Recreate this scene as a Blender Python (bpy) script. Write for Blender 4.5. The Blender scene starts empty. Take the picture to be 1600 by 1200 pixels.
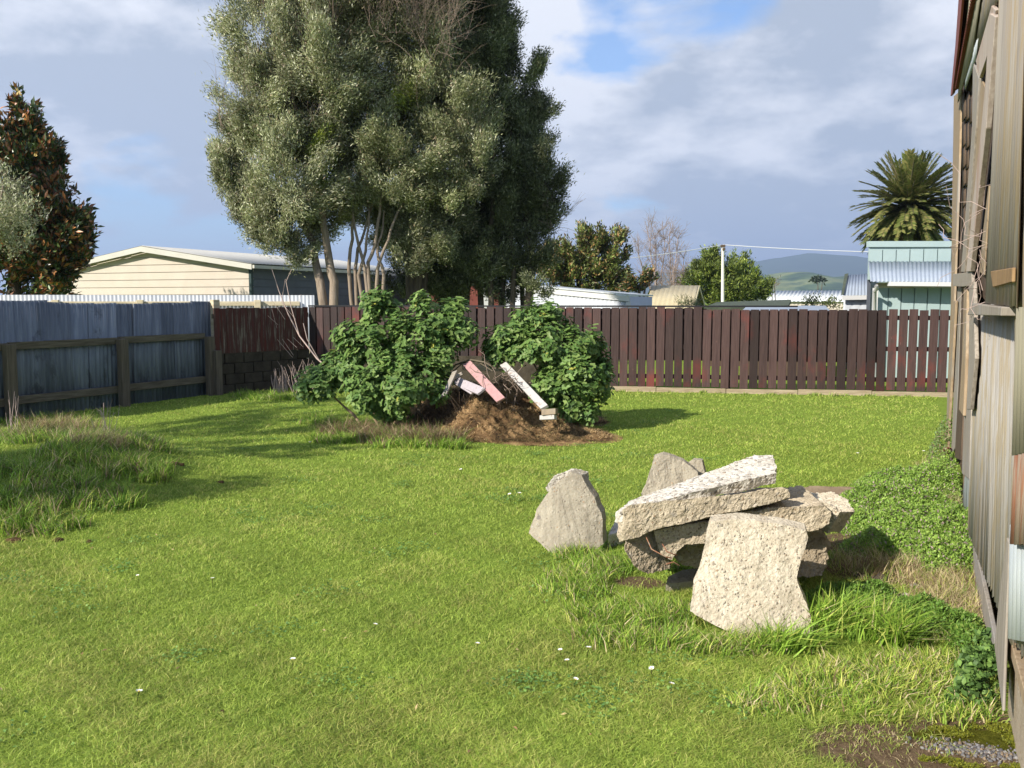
import bpy, bmesh, math, random
import numpy as np
from mathutils import Vector, noise as mnoise
R = math.radians
rng = np.random.default_rng(7)
random.seed(7)
scn = bpy.context.scene
COL = scn.collection

# ------------------------------------------------------------------ camera
CAM_Z, FPX, PITCH = 1.6, 1400.0, R(5.3)
cam_data = bpy.data.cameras.new("camera")
cam = bpy.data.objects.new("camera", cam_data); COL.objects.link(cam)
cam.location = (0, 0, CAM_Z); cam.rotation_euler = (R(90) - PITCH, 0, 0)
cam_data.sensor_width = 36; cam_data.lens = 36 * FPX / 1600
cam_data.clip_start = 0.05; cam_data.clip_end = 30000
scn.camera = cam

def ray(px, py):
    x, y = (px - 800) / FPX, -(py - 600) / FPX
    return Vector((x, math.cos(PITCH) + y * math.sin(PITCH), -math.sin(PITCH) + y * math.cos(PITCH)))
def at(px, py, Y):
    d = ray(px, py); return Vector((0, 0, CAM_Z)) + d * (Y / d.y)
def gr(px, py, z=0.0):
    d = ray(px, py); return Vector((0, 0, CAM_Z)) + d * ((z - CAM_Z) / d.z)

# ------------------------------------------------------------------ light
SUN_EL, SUN_TRAVEL = R(31), R(40)          # travel: angle from +X towards +Y
L = Vector((math.cos(SUN_EL) * math.cos(SUN_TRAVEL), math.cos(SUN_EL) * math.sin(SUN_TRAVEL), -math.sin(SUN_EL)))
sd = bpy.data.lights.new("sun", 'SUN'); sd.energy = 4.9; sd.angle = R(0.53); sd.color = (1.0, 0.93, 0.82)
sun = bpy.data.objects.new("sun", sd); COL.objects.link(sun)
sun.rotation_euler = L.to_track_quat('-Z', 'Y').to_euler()
scn.view_settings.view_transform = 'Standard'; scn.view_settings.look = 'None'
scn.view_settings.exposure = 1.0; scn.view_settings.gamma = 1
scn.view_settings.use_curve_mapping = False

world = bpy.data.worlds.new("World"); scn.world = world; world.use_nodes = True
wn, wl = world.node_tree.nodes, world.node_tree.links
wn.clear()
def WN(t, **kw):
    n = wn.new(t)
    for k, v in kw.items(): setattr(n, k, v)
    return n
def wmath(op, a, b=None, c=None, clamp=False):
    n = WN('ShaderNodeMath', operation=op); n.use_clamp = clamp
    for i, v in enumerate((a, b, c)):
        if v is None: continue
        if isinstance(v, (int, float)): n.inputs[i].default_value = v
        else: wl.new(v, n.inputs[i])
    return n.outputs[0]
sky = WN('ShaderNodeTexSky', sky_type='NISHITA'); sky.sun_disc = False
sky.sun_elevation = SUN_EL
sky.sun_rotation = math.atan2(-L.x, -L.y)   # azimuth of the sun, clockwise from +Y
sky.altitude = 50; sky.air_density = 1.0; sky.dust_density = 0.6; sky.ozone_density = 2.0
tc = WN('ShaderNodeTexCoord')
sep = WN('ShaderNodeSeparateXYZ'); wl.new(tc.outputs['Generated'], sep.inputs[0])
zc = wmath('ADD', wmath('MAXIMUM', sep.outputs[2], 0.0), 0.30)
u, v = wmath('DIVIDE', sep.outputs[0], zc), wmath('DIVIDE', sep.outputs[1], zc)
comb = WN('ShaderNodeCombineXYZ'); wl.new(u, comb.inputs[0]); wl.new(v, comb.inputs[1]); comb.inputs[2].default_value = 3.1
n1 = WN('ShaderNodeTexNoise'); n1.inputs['Scale'].default_value = 2.4; n1.inputs['Detail'].default_value = 9
n1.inputs['Roughness'].default_value = 0.55; n1.inputs['Distortion'].default_value = 0.25
wl.new(comb.outputs[0], n1.inputs['Vector'])
n2 = WN('ShaderNodeTexNoise'); n2.inputs['Roughness'].default_value = .6; n2.inputs['Scale'].default_value = 3.3; n2.inputs['Detail'].default_value = 9
mp = WN('ShaderNodeVectorMath', operation='ADD'); mp.inputs[1].default_value = (5.3, 1.7, 2.0)
wl.new(comb.outputs[0], mp.inputs[0]); wl.new(mp.outputs[0], n2.inputs['Vector'])
# where the cloud deck opens and where it is thick (directions in the sky)
def blob(px, py, width, amt):
    d = ray(px, py).normalized()
    dt = WN('ShaderNodeVectorMath', operation='DOT_PRODUCT'); wl.new(tc.outputs['Generated'], dt.inputs[0]); dt.inputs[1].default_value = d
    k = wmath('MULTIPLY', wmath('SUBTRACT', dt.outputs['Value'], 1.0), 1.0 / (width * width))
    return wmath('MULTIPLY', wmath('POWER', 2.718, k), amt)
cover = n1.outputs['Fac']
for b in [(60, 120, .17, .24), (250, 60, .12, .18), (230, 330, .09, -.22), (130, 400, .09, -.16), (300, 215, .05, -.12), (350, 420, .08, -.10), (990, 40, .075, -.24), (1160, 10, .05, -.20), (930, 90, .05, -.10), (940, 320, .04, -.12), (1250, 260, .2, .22),
          (1400, 120, .14, .14), (840, 90, .05, .25), (330, 300, .04, .16), (1000, 180, .1, .1)]:
    cover = wmath('ADD', cover, blob(*b))
cr = WN('ShaderNodeValToRGB'); wl.new(cover, cr.inputs[0])
cr.color_ramp.elements[0].position = 0.44; cr.color_ramp.elements[0].color = (0.10, 0.10, 0.10, 1)
cr.color_ramp.elements[1].position = 0.56; cr.color_ramp.elements[1].color = (0.97, 0.97, 0.97, 1)
ccol = WN('ShaderNodeValToRGB')
br = n2.outputs['Fac']
for b in [(60, 120, .2, -.10), (1250, 330, .2, -.07), (850, 80, .05, .25), (960, 140, .05, .1), (1230, 230, .05, .1), (700, 40, .1, .1), (960, 340, .05, .1), (1310, 110, .06, -.13), (290, 255, .05, -.1), (1150, 330, .12, -.06), (1180, 170, .08, .08), (1440, 60, .1, .08)]:
    br = wmath('ADD', br, blob(*b))
wl.new(br, ccol.inputs[0])
ccol.color_ramp.elements[0].position = 0.42; ccol.color_ramp.elements[0].color = (2.95, 3.3, 3.85, 1)
ccol.color_ramp.elements[1].position = 0.62; ccol.color_ramp.elements[1].color = (5.9, 6.0, 6.3, 1)
mix = WN('ShaderNodeMix', data_type='RGBA'); wl.new(cr.outputs[0], mix.inputs[0])
tint = WN('ShaderNodeMix', data_type='RGBA', blend_type='MULTIPLY'); tint.inputs[0].default_value = 1; wl.new(sky.outputs[0], tint.inputs[6]); tint.inputs[7].default_value = (.72, .93, 1.16, 1)
wl.new(tint.outputs[2], mix.inputs[6]); wl.new(ccol.outputs[0], mix.inputs[7])
bg = WN('ShaderNodeBackground'); bg.inputs[1].default_value = 0.088; wl.new(mix.outputs[2], bg.inputs[0])
wo = WN('ShaderNodeOutputWorld'); wl.new(bg.outputs[0], wo.inputs[0])
try: world.cycles.sampling_method = 'MANUAL'; world.cycles.sample_map_resolution = 512
except Exception: pass
cy = scn.cycles
cy.max_bounces = 5; cy.diffuse_bounces = 3; cy.glossy_bounces = 2; cy.transmission_bounces = 3
cy.volume_bounces = 0; cy.transparent_max_bounces = 4; cy.use_denoising = True

# ------------------------------------------------------------------ tagging
def tag(o, label=None, cat=None, group=None, kind=None):
    if label: o["label"] = label
    if cat: o["category"] = cat
    if group: o["group"] = group
    if kind: o["kind"] = kind
    return o
def empty(name, loc=(0, 0, 0), label=None, cat=None, group=None):
    o = bpy.data.objects.new(name, None); COL.objects.link(o); o.location = loc; o.empty_display_size = 0.2
    return tag(o, label, cat, group)
def link(name, me, m, parent=None, smooth=False):
    o = bpy.data.objects.new(name, me); COL.objects.link(o)
    if m: me.materials.append(m)
    if parent:
        o.parent = parent
        o.matrix_parent_inverse.identity()
        if parent.location.length > 0: me.transform(__import__('mathutils').Matrix.Translation(-Vector(parent.location)))
    if smooth: me.polygons.foreach_set('use_smooth', [True] * len(me.polygons))
    return o

# ------------------------------------------------------------------ materials
def mat(name, base=(.5, .5, .5), rough=.8, metal=0.0, spec=.3):
    m = bpy.data.materials.new(name); m.use_nodes = True
    p = m.node_tree.nodes['Principled BSDF']
    p.inputs['Base Color'].default_value = (*base, 1); p.inputs['Roughness'].default_value = rough
    p.inputs['Metallic'].default_value = metal; p.inputs['Specular IOR Level'].default_value = spec
    return m
class NT:
    def __init__(s, m): s.m = m; s.n = m.node_tree.nodes; s.l = m.node_tree.links; s.p = s.n['Principled BSDF']
    def node(s, t, **kw):
        n = s.n.new(t)
        for k, v in kw.items(): setattr(n, k, v)
        return n
    def coords(s, scale=(1, 1, 1), kind='Object'):
        t = s.node('ShaderNodeTexCoord'); mp = s.node('ShaderNodeMapping'); mp.inputs['Scale'].default_value = scale
        s.l.new(t.outputs[kind], mp.inputs[0]); return mp.outputs[0]
    def noise(s, vec, scale, detail=5, rough=.6, dist=0):
        n = s.node('ShaderNodeTexNoise'); n.inputs['Scale'].default_value = scale; n.inputs['Detail'].default_value = detail
        n.inputs['Roughness'].default_value = rough; n.inputs['Distortion'].default_value = dist
        if vec is not None: s.l.new(vec, n.inputs['Vector'])
        return n.outputs['Fac']
    def vor(s, vec, scale, feature='F1', out='Distance'):
        n = s.node('ShaderNodeTexVoronoi', feature=feature); n.inputs['Scale'].default_value = scale
        s.l.new(vec, n.inputs['Vector']); return n.outputs[out]
    def warp(s, v, sc=22, amt=.018):
        n = s.node('ShaderNodeTexNoise'); n.inputs['Scale'].default_value = sc; n.inputs['Detail'].default_value = 3; s.l.new(v, n.inputs['Vector'])
        a = s.node('ShaderNodeVectorMath', operation='MULTIPLY_ADD'); s.l.new(n.outputs['Color'], a.inputs[0]); a.inputs[1].default_value = (amt,) * 3; s.l.new(v, a.inputs[2]); return a.outputs[0]
    def ramp(s, fac, stops):
        r = s.node('ShaderNodeValToRGB'); e = r.color_ramp.elements
        while len(e) < len(stops): e.new(.5)
        for i, (p, c) in enumerate(stops):
            e[i].position = p; e[i].color = (*c, 1) if len(c) == 3 else c
        s.l.new(fac, r.inputs[0]); return r.outputs[0]
    def mix(s, fac, a, b, mode='MIX'):
        n = s.node('ShaderNodeMix', data_type='RGBA', blend_type=mode)
        for i, v in ((0, fac), (6, a), (7, b)):
            if isinstance(v, (int, float)): n.inputs[i].default_value = v
            elif isinstance(v, tuple): n.inputs[i].default_value = (*v, 1)
            else: s.l.new(v, n.inputs[i])
        return n.outputs[2]
    def bump(s, h, strength=.4, dist=.01):
        b = s.node('ShaderNodeBump'); b.inputs['Strength'].default_value = strength; b.inputs['Distance'].default_value = dist
        s.l.new(h, b.inputs['Height']); s.l.new(b.outputs[0], s.p.inputs['Normal'])
    def attr(s, name='tint', out='Color'):
        a = s.node('ShaderNodeAttribute', attribute_name=name); return a.outputs[out]
    def base(s, c): s.l.new(c, s.p.inputs['Base Color'])
def g3(v): return (v, v, v)

def foliage(name, rough=.5, spec=.35, trans=.25):
    m = mat(name, rough=rough, spec=spec); t = NT(m); c = t.attr(); t.base(c)
    tr = t.node('ShaderNodeBsdfTranslucent'); t.l.new(c, tr.inputs['Color'])
    mx = t.node('ShaderNodeMixShader'); mx.inputs[0].default_value = trans
    out = t.n['Material Output']
    t.l.new(t.p.outputs[0], mx.inputs[1]); t.l.new(tr.outputs[0], mx.inputs[2]); t.l.new(mx.outputs[0], out.inputs[0])
    return m
M = {}
M['grass'] = foliage('grass_blade', .55, .25, .35)
M['leaf'] = foliage('leaf', .5, .3, .3)
M['gloss'] = foliage('glossy_leaf', .38, .5, .12)
M['olive'] = foliage('olive_leaf', .45, .45, .3)
M['dry'] = foliage('dry_stem', .8, .15, .15)

def wood(name, c1, c2, c3=None, sc=(40, 40, 2.2), rough=.85, bump=.3, vert=True):
    m = mat(name, rough=rough, spec=.2); t = NT(m); v = t.coords(sc)
    f = t.noise(v, 1.0, 8, .65); big = t.noise(t.coords((1.3, 1.3, .8)), 1.6, 4)
    c = t.ramp(f, [(.3, c1), (.7, c2)])
    if c3: c = t.mix(t.ramp(big, [(.5, g3(0)), (.66, g3(1))]), c, c3)
    t.base(c); t.bump(f, bump, .006); return m
M['post'] = wood('weathered_post', (.065, .052, .036), (.17, .14, .10))
M['rail'] = wood('rail_wood', (.055, .045, .03), (.19, .16, .11), sc=(3, 3, 40))
M['grey_wood'] = wood('grey_wood', (.17, .145, .115), (.38, .335, .28), (.27, .25, .23))
M['tan_wood'] = wood('tan_wood', (.20, .14, .085), (.38, .29, .19), (.28, .25, .21))
M['orange_wood'] = wood('stained_wood', (.16, .10, .05), (.34, .22, .11))
M['pale_frame'] = wood('pale_flaking_frame', (.30, .24, .20), (.50, .43, .37), (.34, .24, .19))
M['dark_wood'] = wood('dark_wood', (.05, .035, .025), (.13, .09, .06))
M['pale_wood'] = wood('pale_wood', (.38, .31, .2), (.6, .52, .38), sc=(3, 3, 20))

# stained palings
m = mat('red_brown_stain', rough=.62, spec=.35); t = NT(m)
fi = t.noise(t.coords((60, 60, 3)), 1, 8); bg_ = t.noise(t.coords((.9, .9, .6)), 2.2, 5); pa = t.attr('tint', 'Fac')
c = t.ramp(fi, [(.25, (.022, .011, .010)), (.75, (.055, .031, .028))])
c = t.mix(t.ramp(bg_, [(.54, g3(0)), (.70, g3(.75))]), c, (.10, .020, .015))
c = t.mix(t.ramp(t.noise(t.coords((25, 25, 5)), 1.3, 7), [(.70, g3(0)), (.75, g3(.6))]), c, (.23, .12, .10))
hs = t.node('ShaderNodeHueSaturation'); t.l.new(c, hs.inputs['Color'])
mr = t.node('ShaderNodeMapRange'); t.l.new(pa, mr.inputs[0]); mr.inputs[3].default_value = .5; mr.inputs[4].default_value = 1.8
t.l.new(mr.outputs[0], hs.inputs['Value']); t.base(hs.outputs[0]); t.bump(fi, .3, .004); M['paling'] = m
M['paling_dark'] = mat('dark_stain', (.022, .010, .010), .8)
# flaking red iron / timber
m = mat('flaking_red_paint', rough=.8, spec=.2); t = NT(m)
fi = t.noise(t.coords((26, 26, 1.6)), 1, 8, .7); c = t.ramp(fi, [(.40, (.095, .026, .019)), (.54, (.065, .032, .025)), (.64, (.20, .17, .13))])
t.base(c); t.bump(fi, .3, .004); M['red_flake'] = m
# concrete
def concrete(name, lo, hi, agg, bumps=1.0, moss=None, psc=70, dens=.68):
    m = mat(name, rough=.92, spec=.15); t = NT(m); v = t.coords()
    f = t.noise(v, 9, 8, .7); ff = t.noise(v, 90, 6, .7)
    v = t.warp(v); vo = t.vor(v, psc); vcol = t.vor(v, psc, out='Color'); vo2 = t.vor(v, 130); big = t.vor(v, 17); bcol = t.vor(v, 17, out='Color')
    c = t.ramp(f, [(.3, lo), (.7, hi)])
    sepc = t.node('ShaderNodeSeparateColor'); t.l.new(vcol, sepc.inputs[0])
    sepb = t.node('ShaderNodeSeparateColor'); t.l.new(bcol, sepb.inputs[0])
    stone = t.ramp(sepc.outputs[0], [(.1, (.14, .12, .10)), (.4, agg), (.6, (.36, .20, .10)), (.7, (.42, .40, .36)), (.95, (.55, .48, .38))])
    pebble = t.ramp(sepc.outputs[1], [(dens, g3(0)), (dens + .05, g3(.75))])
    near = t.ramp(vo, [(.30, g3(1)), (.42, g3(0))])
    mk = t.mix(1.0, pebble, near, 'MULTIPLY')
    c = t.mix(mk, c, stone)
    mk2 = t.mix(1.0, t.ramp(sepb.outputs[1], [(.86, g3(0)), (.88, g3(.8))]), t.ramp(big, [(.22, g3(1)), (.30, g3(0))]), 'MULTIPLY')
    c = t.mix(mk2, c, t.ramp(sepb.outputs[0], [(.2, (.16, .14, .13)), (.5, (.30, .27, .22)), (.8, (.50, .44, .36))]))
    c = t.mix(t.ramp(vo2, [(.08, g3(.45)), (.20, g3(0))]), c, (.14, .11, .08))
    c = t.mix(t.ramp(t.noise(v, 3.5, 5, .7), [(.48, g3(0)), (.7, g3(.45))]), c, tuple(x * .62 for x in lo))
    c = t.mix(t.ramp(ff, [(.35, g3(.5)), (.55, g3(0))]), c, (.28, .22, .15))
    if moss: c = t.mix(t.ramp(t.noise(v, 3, 6, .7), [(.5, g3(0)), (.62, g3(.9))]), c, moss)
    t.base(c)
    a = t.node('ShaderNodeMath', operation='MULTIPLY_ADD'); t.l.new(ff, a.inputs[0]); a.inputs[1].default_value = .6
    t.l.new(mk, a.inputs[2]); t.bump(a.outputs[0], .8 * bumps, .012); return m
M['conc_cream'] = concrete('aggregate_concrete', (.45, .39, .29), (.66, .595, .475), (.30, .27, .23))
M['conc_white'] = concrete('lichen_white_concrete', (.50, .46, .39), (.74, .71, .64), (.12, .11, .11), 1.4, None, 38, .45)
M['conc_grey'] = concrete('grey_worn_concrete', (.27, .24, .185), (.42, .38, .295), (.34, .30, .24), .5)
M['conc_ochre'] = concrete('ochre_concrete', (.38, .31, .21), (.61, .53, .40), (.30, .27, .23), 1.3)
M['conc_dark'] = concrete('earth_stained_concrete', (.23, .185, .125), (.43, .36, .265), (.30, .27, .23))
M['conc_base'] = concrete('foundation_concrete', (.30, .25, .18), (.45, .38, .28), (.30, .27, .22), .6)
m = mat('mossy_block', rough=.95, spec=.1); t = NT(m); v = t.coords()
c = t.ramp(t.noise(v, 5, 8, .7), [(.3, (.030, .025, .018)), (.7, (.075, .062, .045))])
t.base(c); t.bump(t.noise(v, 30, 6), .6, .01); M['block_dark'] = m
m = mat('kerb_timber', rough=.9, spec=.1); t = NT(m); v = t.coords((2, 2, 20))
c = t.ramp(t.noise(v, 2, 6), [(.3, (.22, .17, .11)), (.7, (.40, .33, .23))]); t.base(c); M['kerb'] = m
# sheet metals
def sheet(name, stops, streak=(12, 12, .35), rough=.55, metal=0.0, extra=None, bump=.15, vary=0.0):
    m = mat(name, rough=rough, metal=metal, spec=.4); t = NT(m)
    f = t.noise(t.coords(streak), 1, 8, .65, .3); c = t.ramp(f, stops)
    oi = t.node('ShaderNodeObjectInfo'); hs = t.node('ShaderNodeHueSaturation'); mr = t.node('ShaderNodeMapRange'); t.l.new(oi.outputs['Random'], mr.inputs[0]); mr.inputs[3].default_value = 1 - vary; mr.inputs[4].default_value = 1 + vary
    t.l.new(mr.outputs[0], hs.inputs['Value']); t.l.new(c, hs.inputs['Color']); c = hs.outputs[0]
    if extra: c = t.mix(t.ramp(t.noise(t.coords((1.1, 1.1, .7)), 2.1, 7, .7, .4), [(extra[1], g3(0)), (extra[1] + .06, g3(.9))]), c, extra[0])
    t.base(c); t.bump(f, bump, .004); return m
M['blue_iron'] = sheet('old_galvanised_iron', [(.3, (.095, .110, .138)), (.5, (.135, .155, .19)), (.68, (.20, .222, .255))], (14, 14, 1.2), .6, .1, ((.075, .085, .105), .58), .4, .3)
M['barn_iron'] = sheet('weathered_barn_iron', [(.32, (.15, .13, .105)), (.44, (.215, .19, .16)), (.50, (.225, .175, .105)), (.56, (.25, .225, .19)), (.72, (.16, .14, .115))], (4, 4, .10), .7, 0, None, .1)
M['barn_pale'] = sheet('pale_barn_sheet', [(.32, (.24, .215, .18)), (.44, (.32, .295, .26)), (.50, (.31, .255, .17)), (.56, (.36, .335, .30)), (.72, (.25, .225, .19))], (4, 4, .10), .7, 0, None, .1)
M['grey_iron'] = sheet('grey_iron', [(.3, (.36, .40, .42)), (.6, (.50, .53, .52)), (.8, (.38, .33, .26))], (8, 8, .5), .6, .1, ((.42, .20, .08), .6))
M['rust'] = sheet('rusty_iron', [(.34, (.13, .05, .03)), (.47, (.24, .10, .05)), (.56, (.28, .22, .16)), (.68, (.27, .12, .06))], (12, 12, 1.5), .85)
M['rust_tan'] = sheet('rusty_tan_iron', [(.3, (.20, .18, .13)), (.6, (.27, .245, .165)), (.8, (.27, .19, .11))], (8, 8, .4), .8)
M['red_roof'] = sheet('red_edge_iron', [(.3, (.12, .03, .022)), (.7, (.22, .06, .045))], (5, 5, 5), .7)
M['white_iron'] = sheet('white_iron', [(.3, (.37, .39, .42)), (.7, (.42, .44, .47))], (3, 3, 1), .45, 0, None, .02)
M['silver_iron'] = sheet('bare_zinc', [(.3, (.40, .42, .44)), (.7, (.50, .52, .54))], (6, 6, 1), .42, .2, None, .02)
M['cream_roof'] = sheet('cream_roof', [(.3, (.40, .385, .34)), (.7, (.46, .445, .395))], (2, 2, 2), .5, 0, None, .02)
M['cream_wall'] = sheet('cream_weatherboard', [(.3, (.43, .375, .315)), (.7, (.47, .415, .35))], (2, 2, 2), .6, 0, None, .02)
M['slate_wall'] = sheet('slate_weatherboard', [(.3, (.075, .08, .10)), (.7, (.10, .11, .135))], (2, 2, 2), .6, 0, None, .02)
M['dark_green'] = mat('dark_green_trim', (.02, .04, .04), .5)
M['white_trim'] = mat('white_trim', (.52, .52, .51), .5)
M['teal_wall'] = sheet('pale_teal_cladding', [(.3, (.28, .36, .36)), (.7, (.32, .40, .395))], (2, 2, 2), .5, 0, None, .02)
M['blue_roof'] = sheet('pale_blue_roof', [(.3, (.25, .29, .35)), (.7, (.30, .34, .40))], (2, 2, 2), .45, .1, None, .02)
M['tan_roof'] = sheet('tan_roof', [(.3, (.42, .35, .21)), (.7, (.48, .41, .26))], (3, 3, 3), .5, 0, None, .02)
M['old_roof'] = sheet('lichened_white_roof', [(.3, (.40, .42, .40)), (.6, (.58, .60, .60)), (.8, (.50, .42, .34))], (2, 2, 2), .7)
M['moss_roof'] = sheet('mossy_roof', [(.3, (.035, .045, .03)), (.7, (.07, .085, .05))], (3, 3, 3), .8)
M['black'] = mat('black_cap', (.012, .012, .015), .5)
M['pole'] = mat('pale_pole', (.62, .60, .54), .8)
M['wire'] = mat('wire', (.6, .6, .6), .6)
M['pink'] = sheet('flaking_pink_paint', [(.3, (.33, .17, .17)), (.58, (.40, .235, .225)), (.68, (.20, .14, .11))], (14, 14, 5), .7)
M['whitepaint'] = sheet('chipped_white_paint', [(.3, (.36, .345, .32)), (.56, (.42, .40, .38)), (.66, (.24, .18, .14))], (14, 14, 5), .7)
M['mauve'] = sheet('faded_mauve_paint', [(.3, (.28, .25, .275)), (.58, (.38, .34, .36)), (.68, (.18, .14, .12))], (14, 14, 5), .75)
M['petal'] = mat('petal', (.85, .85, .82), .6)
M['yolk'] = mat('flower_centre', (.75, .50, .05), .7)
m = mat('bark', rough=.9, spec=.15); t = NT(m); v = t.coords((9, 9, 1.2)); f = t.noise(v, 1.6, 8, .7)
t.base(t.ramp(f, [(.3, (.13, .10, .075)), (.7, (.36, .29, .22))])); t.bump(f, .6, .02); M['bark'] = m
m = mat('dark_bark', rough=.9, spec=.15); t = NT(m); v = t.coords((9, 9, 1.2)); f = t.noise(v, 1.6, 8, .7)
t.base(t.ramp(f, [(.3, (.05, .04, .03)), (.7, (.14, .11, .085))])); t.bump(f, .6, .02); M['bark_dark'] = m
M['twig'] = mat('twig', (.22, .165, .13), .9); M['bare'] = mat('bare_branch', (.27, .215, .20), .9)
M['pale_twig'] = mat('pale_twig', (.42, .32, .28), .9)
m = mat('compost', rough=1, spec=.05); t = NT(m); v = t.coords()
c = t.ramp(t.noise(v, 3.2, 8, .7, .5), [(.36, (.04, .027, .018)), (.46, (.18, .11, .055)), (.60, (.40, .26, .13))])
t.base(c); t.bump(t.noise(v, 45, 6, .8), 1.0, .03); M['compost'] = m
m = mat('soil', rough=1, spec=.05); t = NT(m); v = t.coords()
c = t.ramp(t.noise(v, 9, 8, .7), [(.3, (.05, .028, .016)), (.7, (.17, .10, .055))]); t.base(c); t.bump(t.noise(v, 60, 6, .8), 1, .02); M['soil'] = m
m = mat('pebble', rough=.85); t = NT(m); oi = t.attr('tint'); t.base(oi); M['pebble'] = m
m = mat('lichen_board', rough=.9, spec=.1); t = NT(m); v = t.coords()
c = t.ramp(t.noise(v, 4, 8, .7), [(.3, (.17, .12, .08)), (.7, (.30, .23, .15))]); t.base(c); t.bump(t.noise(v, 30, 5), .4, .01); M['brown_board'] = m
# ground
m = mat('ground', rough=1, spec=.0); t = NT(m); v = t.coords()
fine = t.noise(v, 55, 6, .8); mid = t.noise(v, 1.6, 6, .6); far = t.noise(v, .02, 5)
c = t.ramp(fine, [(.3, (.14, .21, .035)), (.6, (.23, .32, .055)), (.8, (.34, .35, .11))])
c = t.mix(t.ramp(mid, [(.35, g3(0)), (.65, g3(.4))]), c, (.16, .19, .04))
# bare earth by the barn: broad patch in world space
gp = gr(1480, 1160)
def patch(cx, cy_, rx, ry, rot, nz=.5):
    mpn = t.node('ShaderNodeMapping'); tcn = t.node('ShaderNodeTexCoord'); t.l.new(tcn.outputs['Object'], mpn.inputs[0])
    mpn.vector_type = 'TEXTURE'; mpn.inputs['Location'].default_value = (cx, cy_, 0); mpn.inputs['Rotation'].default_value = (0, 0, rot)
    mpn.inputs['Scale'].default_value = (rx, ry, 50)
    ln = t.node('ShaderNodeVectorMath', operation='LENGTH'); t.l.new(mpn.outputs[0], ln.inputs[0])
    a = t.node('ShaderNodeMath', operation='MULTIPLY_ADD'); t.l.new(t.noise(v, 7, 6, .7), a.inputs[0]); a.inputs[1].default_value = nz; t.l.new(ln.outputs['Value'], a.inputs[2])
    b = t.node('ShaderNodeMath', operation='MULTIPLY'); t.l.new(a.outputs[0], b.inputs[0]); b.inputs[1].default_value = .5
    return t.ramp(b.outputs[0], [((.8 + nz * .5) / 2, g3(1)), ((1.0 + nz * .6) / 2, g3(0))])
soilc = t.ramp(t.noise(v, 30, 7, .8), [(.3, (.07, .045, .028)), (.7, (.25, .18, .11))])
mossc = t.ramp(t.noise(v, 60, 6), [(.3, (.05, .055, .008)), (.7, (.13, .13, .02))])
c = t.mix(patch(gp.x, gp.y, .62, .30, R(12)), c, soilc)
gm = gr(1500, 1140); c = t.mix(patch(gm.x, gm.y, .2, .06, R(0), .8), c, mossc)
gm = gr(1575, 1150); c = t.mix(patch(gm.x, gm.y, .12, .10, R(0), .8), c, mossc)
for (a_, b_, rx, ry) in ((1000, 910, .16, .12), (1390, 890, .45, .3), (1340, 850, .3, .3), (1520, 960, .3, .35)):
    q = gr(a_, b_); c = t.mix(patch(q.x, q.y, rx, ry, 0), c, soilc)
t.base(c); t.bump(fine, .8, .03); M['ground'] = m
m = mat('hill_grass', rough=1, spec=0.0); t = NT(m); v = t.coords()
c = t.ramp(t.noise(v, .0045, 6, .6, .5), [(.38, (.02, .04, .015)), (.46, (.06, .095, .03)), (.54, (.17, .19, .07)), (.62, (.05, .08, .03))]); t.base(c); M['foothill'] = m
m = mat('far_hill_bush', rough=1, spec=0.0); t = NT(m); v = t.coords()
c = t.ramp(t.noise(v, .002, 6, .6), [(.35, (.03, .05, .04)), (.6, (.05, .08, .055))]); t.base(c); M['hill'] = m

# ------------------------------------------------------------------ numpy mesh helpers
def np_mesh(name, V, F, m, parent=None, tint=None, smooth=False):
    V = np.asarray(V, np.float32); F = np.asarray(F, np.int32); k = F.shape[1]
    if parent and Vector(parent.location).length > 0: V = V - np.array(parent.location, np.float32)
    me = bpy.data.meshes.new(name)
    me.vertices.add(len(V)); me.vertices.foreach_set('co', V.ravel())
    me.loops.add(F.size); me.loops.foreach_set('vertex_index', F.ravel())
    me.polygons.add(len(F)); me.polygons.foreach_set('loop_start', np.arange(0, F.size, k, dtype=np.int32))
    me.polygons.foreach_set('loop_total', np.full(len(F), k, np.int32))
    if smooth: me.polygons.foreach_set('use_smooth', np.ones(len(F), bool))
    me.update(calc_edges=True)
    if tint is not None:
        a = me.attributes.new('tint', 'FLOAT_COLOR', 'POINT')
        c = np.ones((len(V), 4), np.float32); c[:, :3] = tint; a.data.foreach_set('color', c.ravel())
    me.materials.append(m)
    o = bpy.data.objects.new(name, me); COL.objects.link(o)
    if parent: o.parent = parent
    return o
def unit(a): return a / np.maximum(np.linalg.norm(a, axis=-1, keepdims=True), 1e-9)
DIAMOND = (np.array([[0, 0, 0], [.45, .5, .06], [1, 0, -.05], [.45, -.5, .06]]), [[0, 1, 2], [0, 2, 3]])
LANCE = (np.array([[0, 0, 0], [.35, .5, .04], [.35, -.5, .04], [1, 0, -.04]]), [[0, 1, 2], [1, 3, 2]])
def lobed():
    T = [[.15, 0, .0]]; n = 12
    for i in range(n):
        a = math.pi * 2 * i / n; r = .5 if i % 2 == 0 else .35
        if i == 6: r = .10
        T.append([.5 + r * math.cos(a), r * math.sin(a) * 2 * .5 / .5, .10 + .05 * (i % 2)])
    T[0] = [.42, 0, 0]
    return np.array(T), [[0, 1 + i, 1 + (i + 1) % n] for i in range(n)]
LOBED = lobed()
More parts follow.
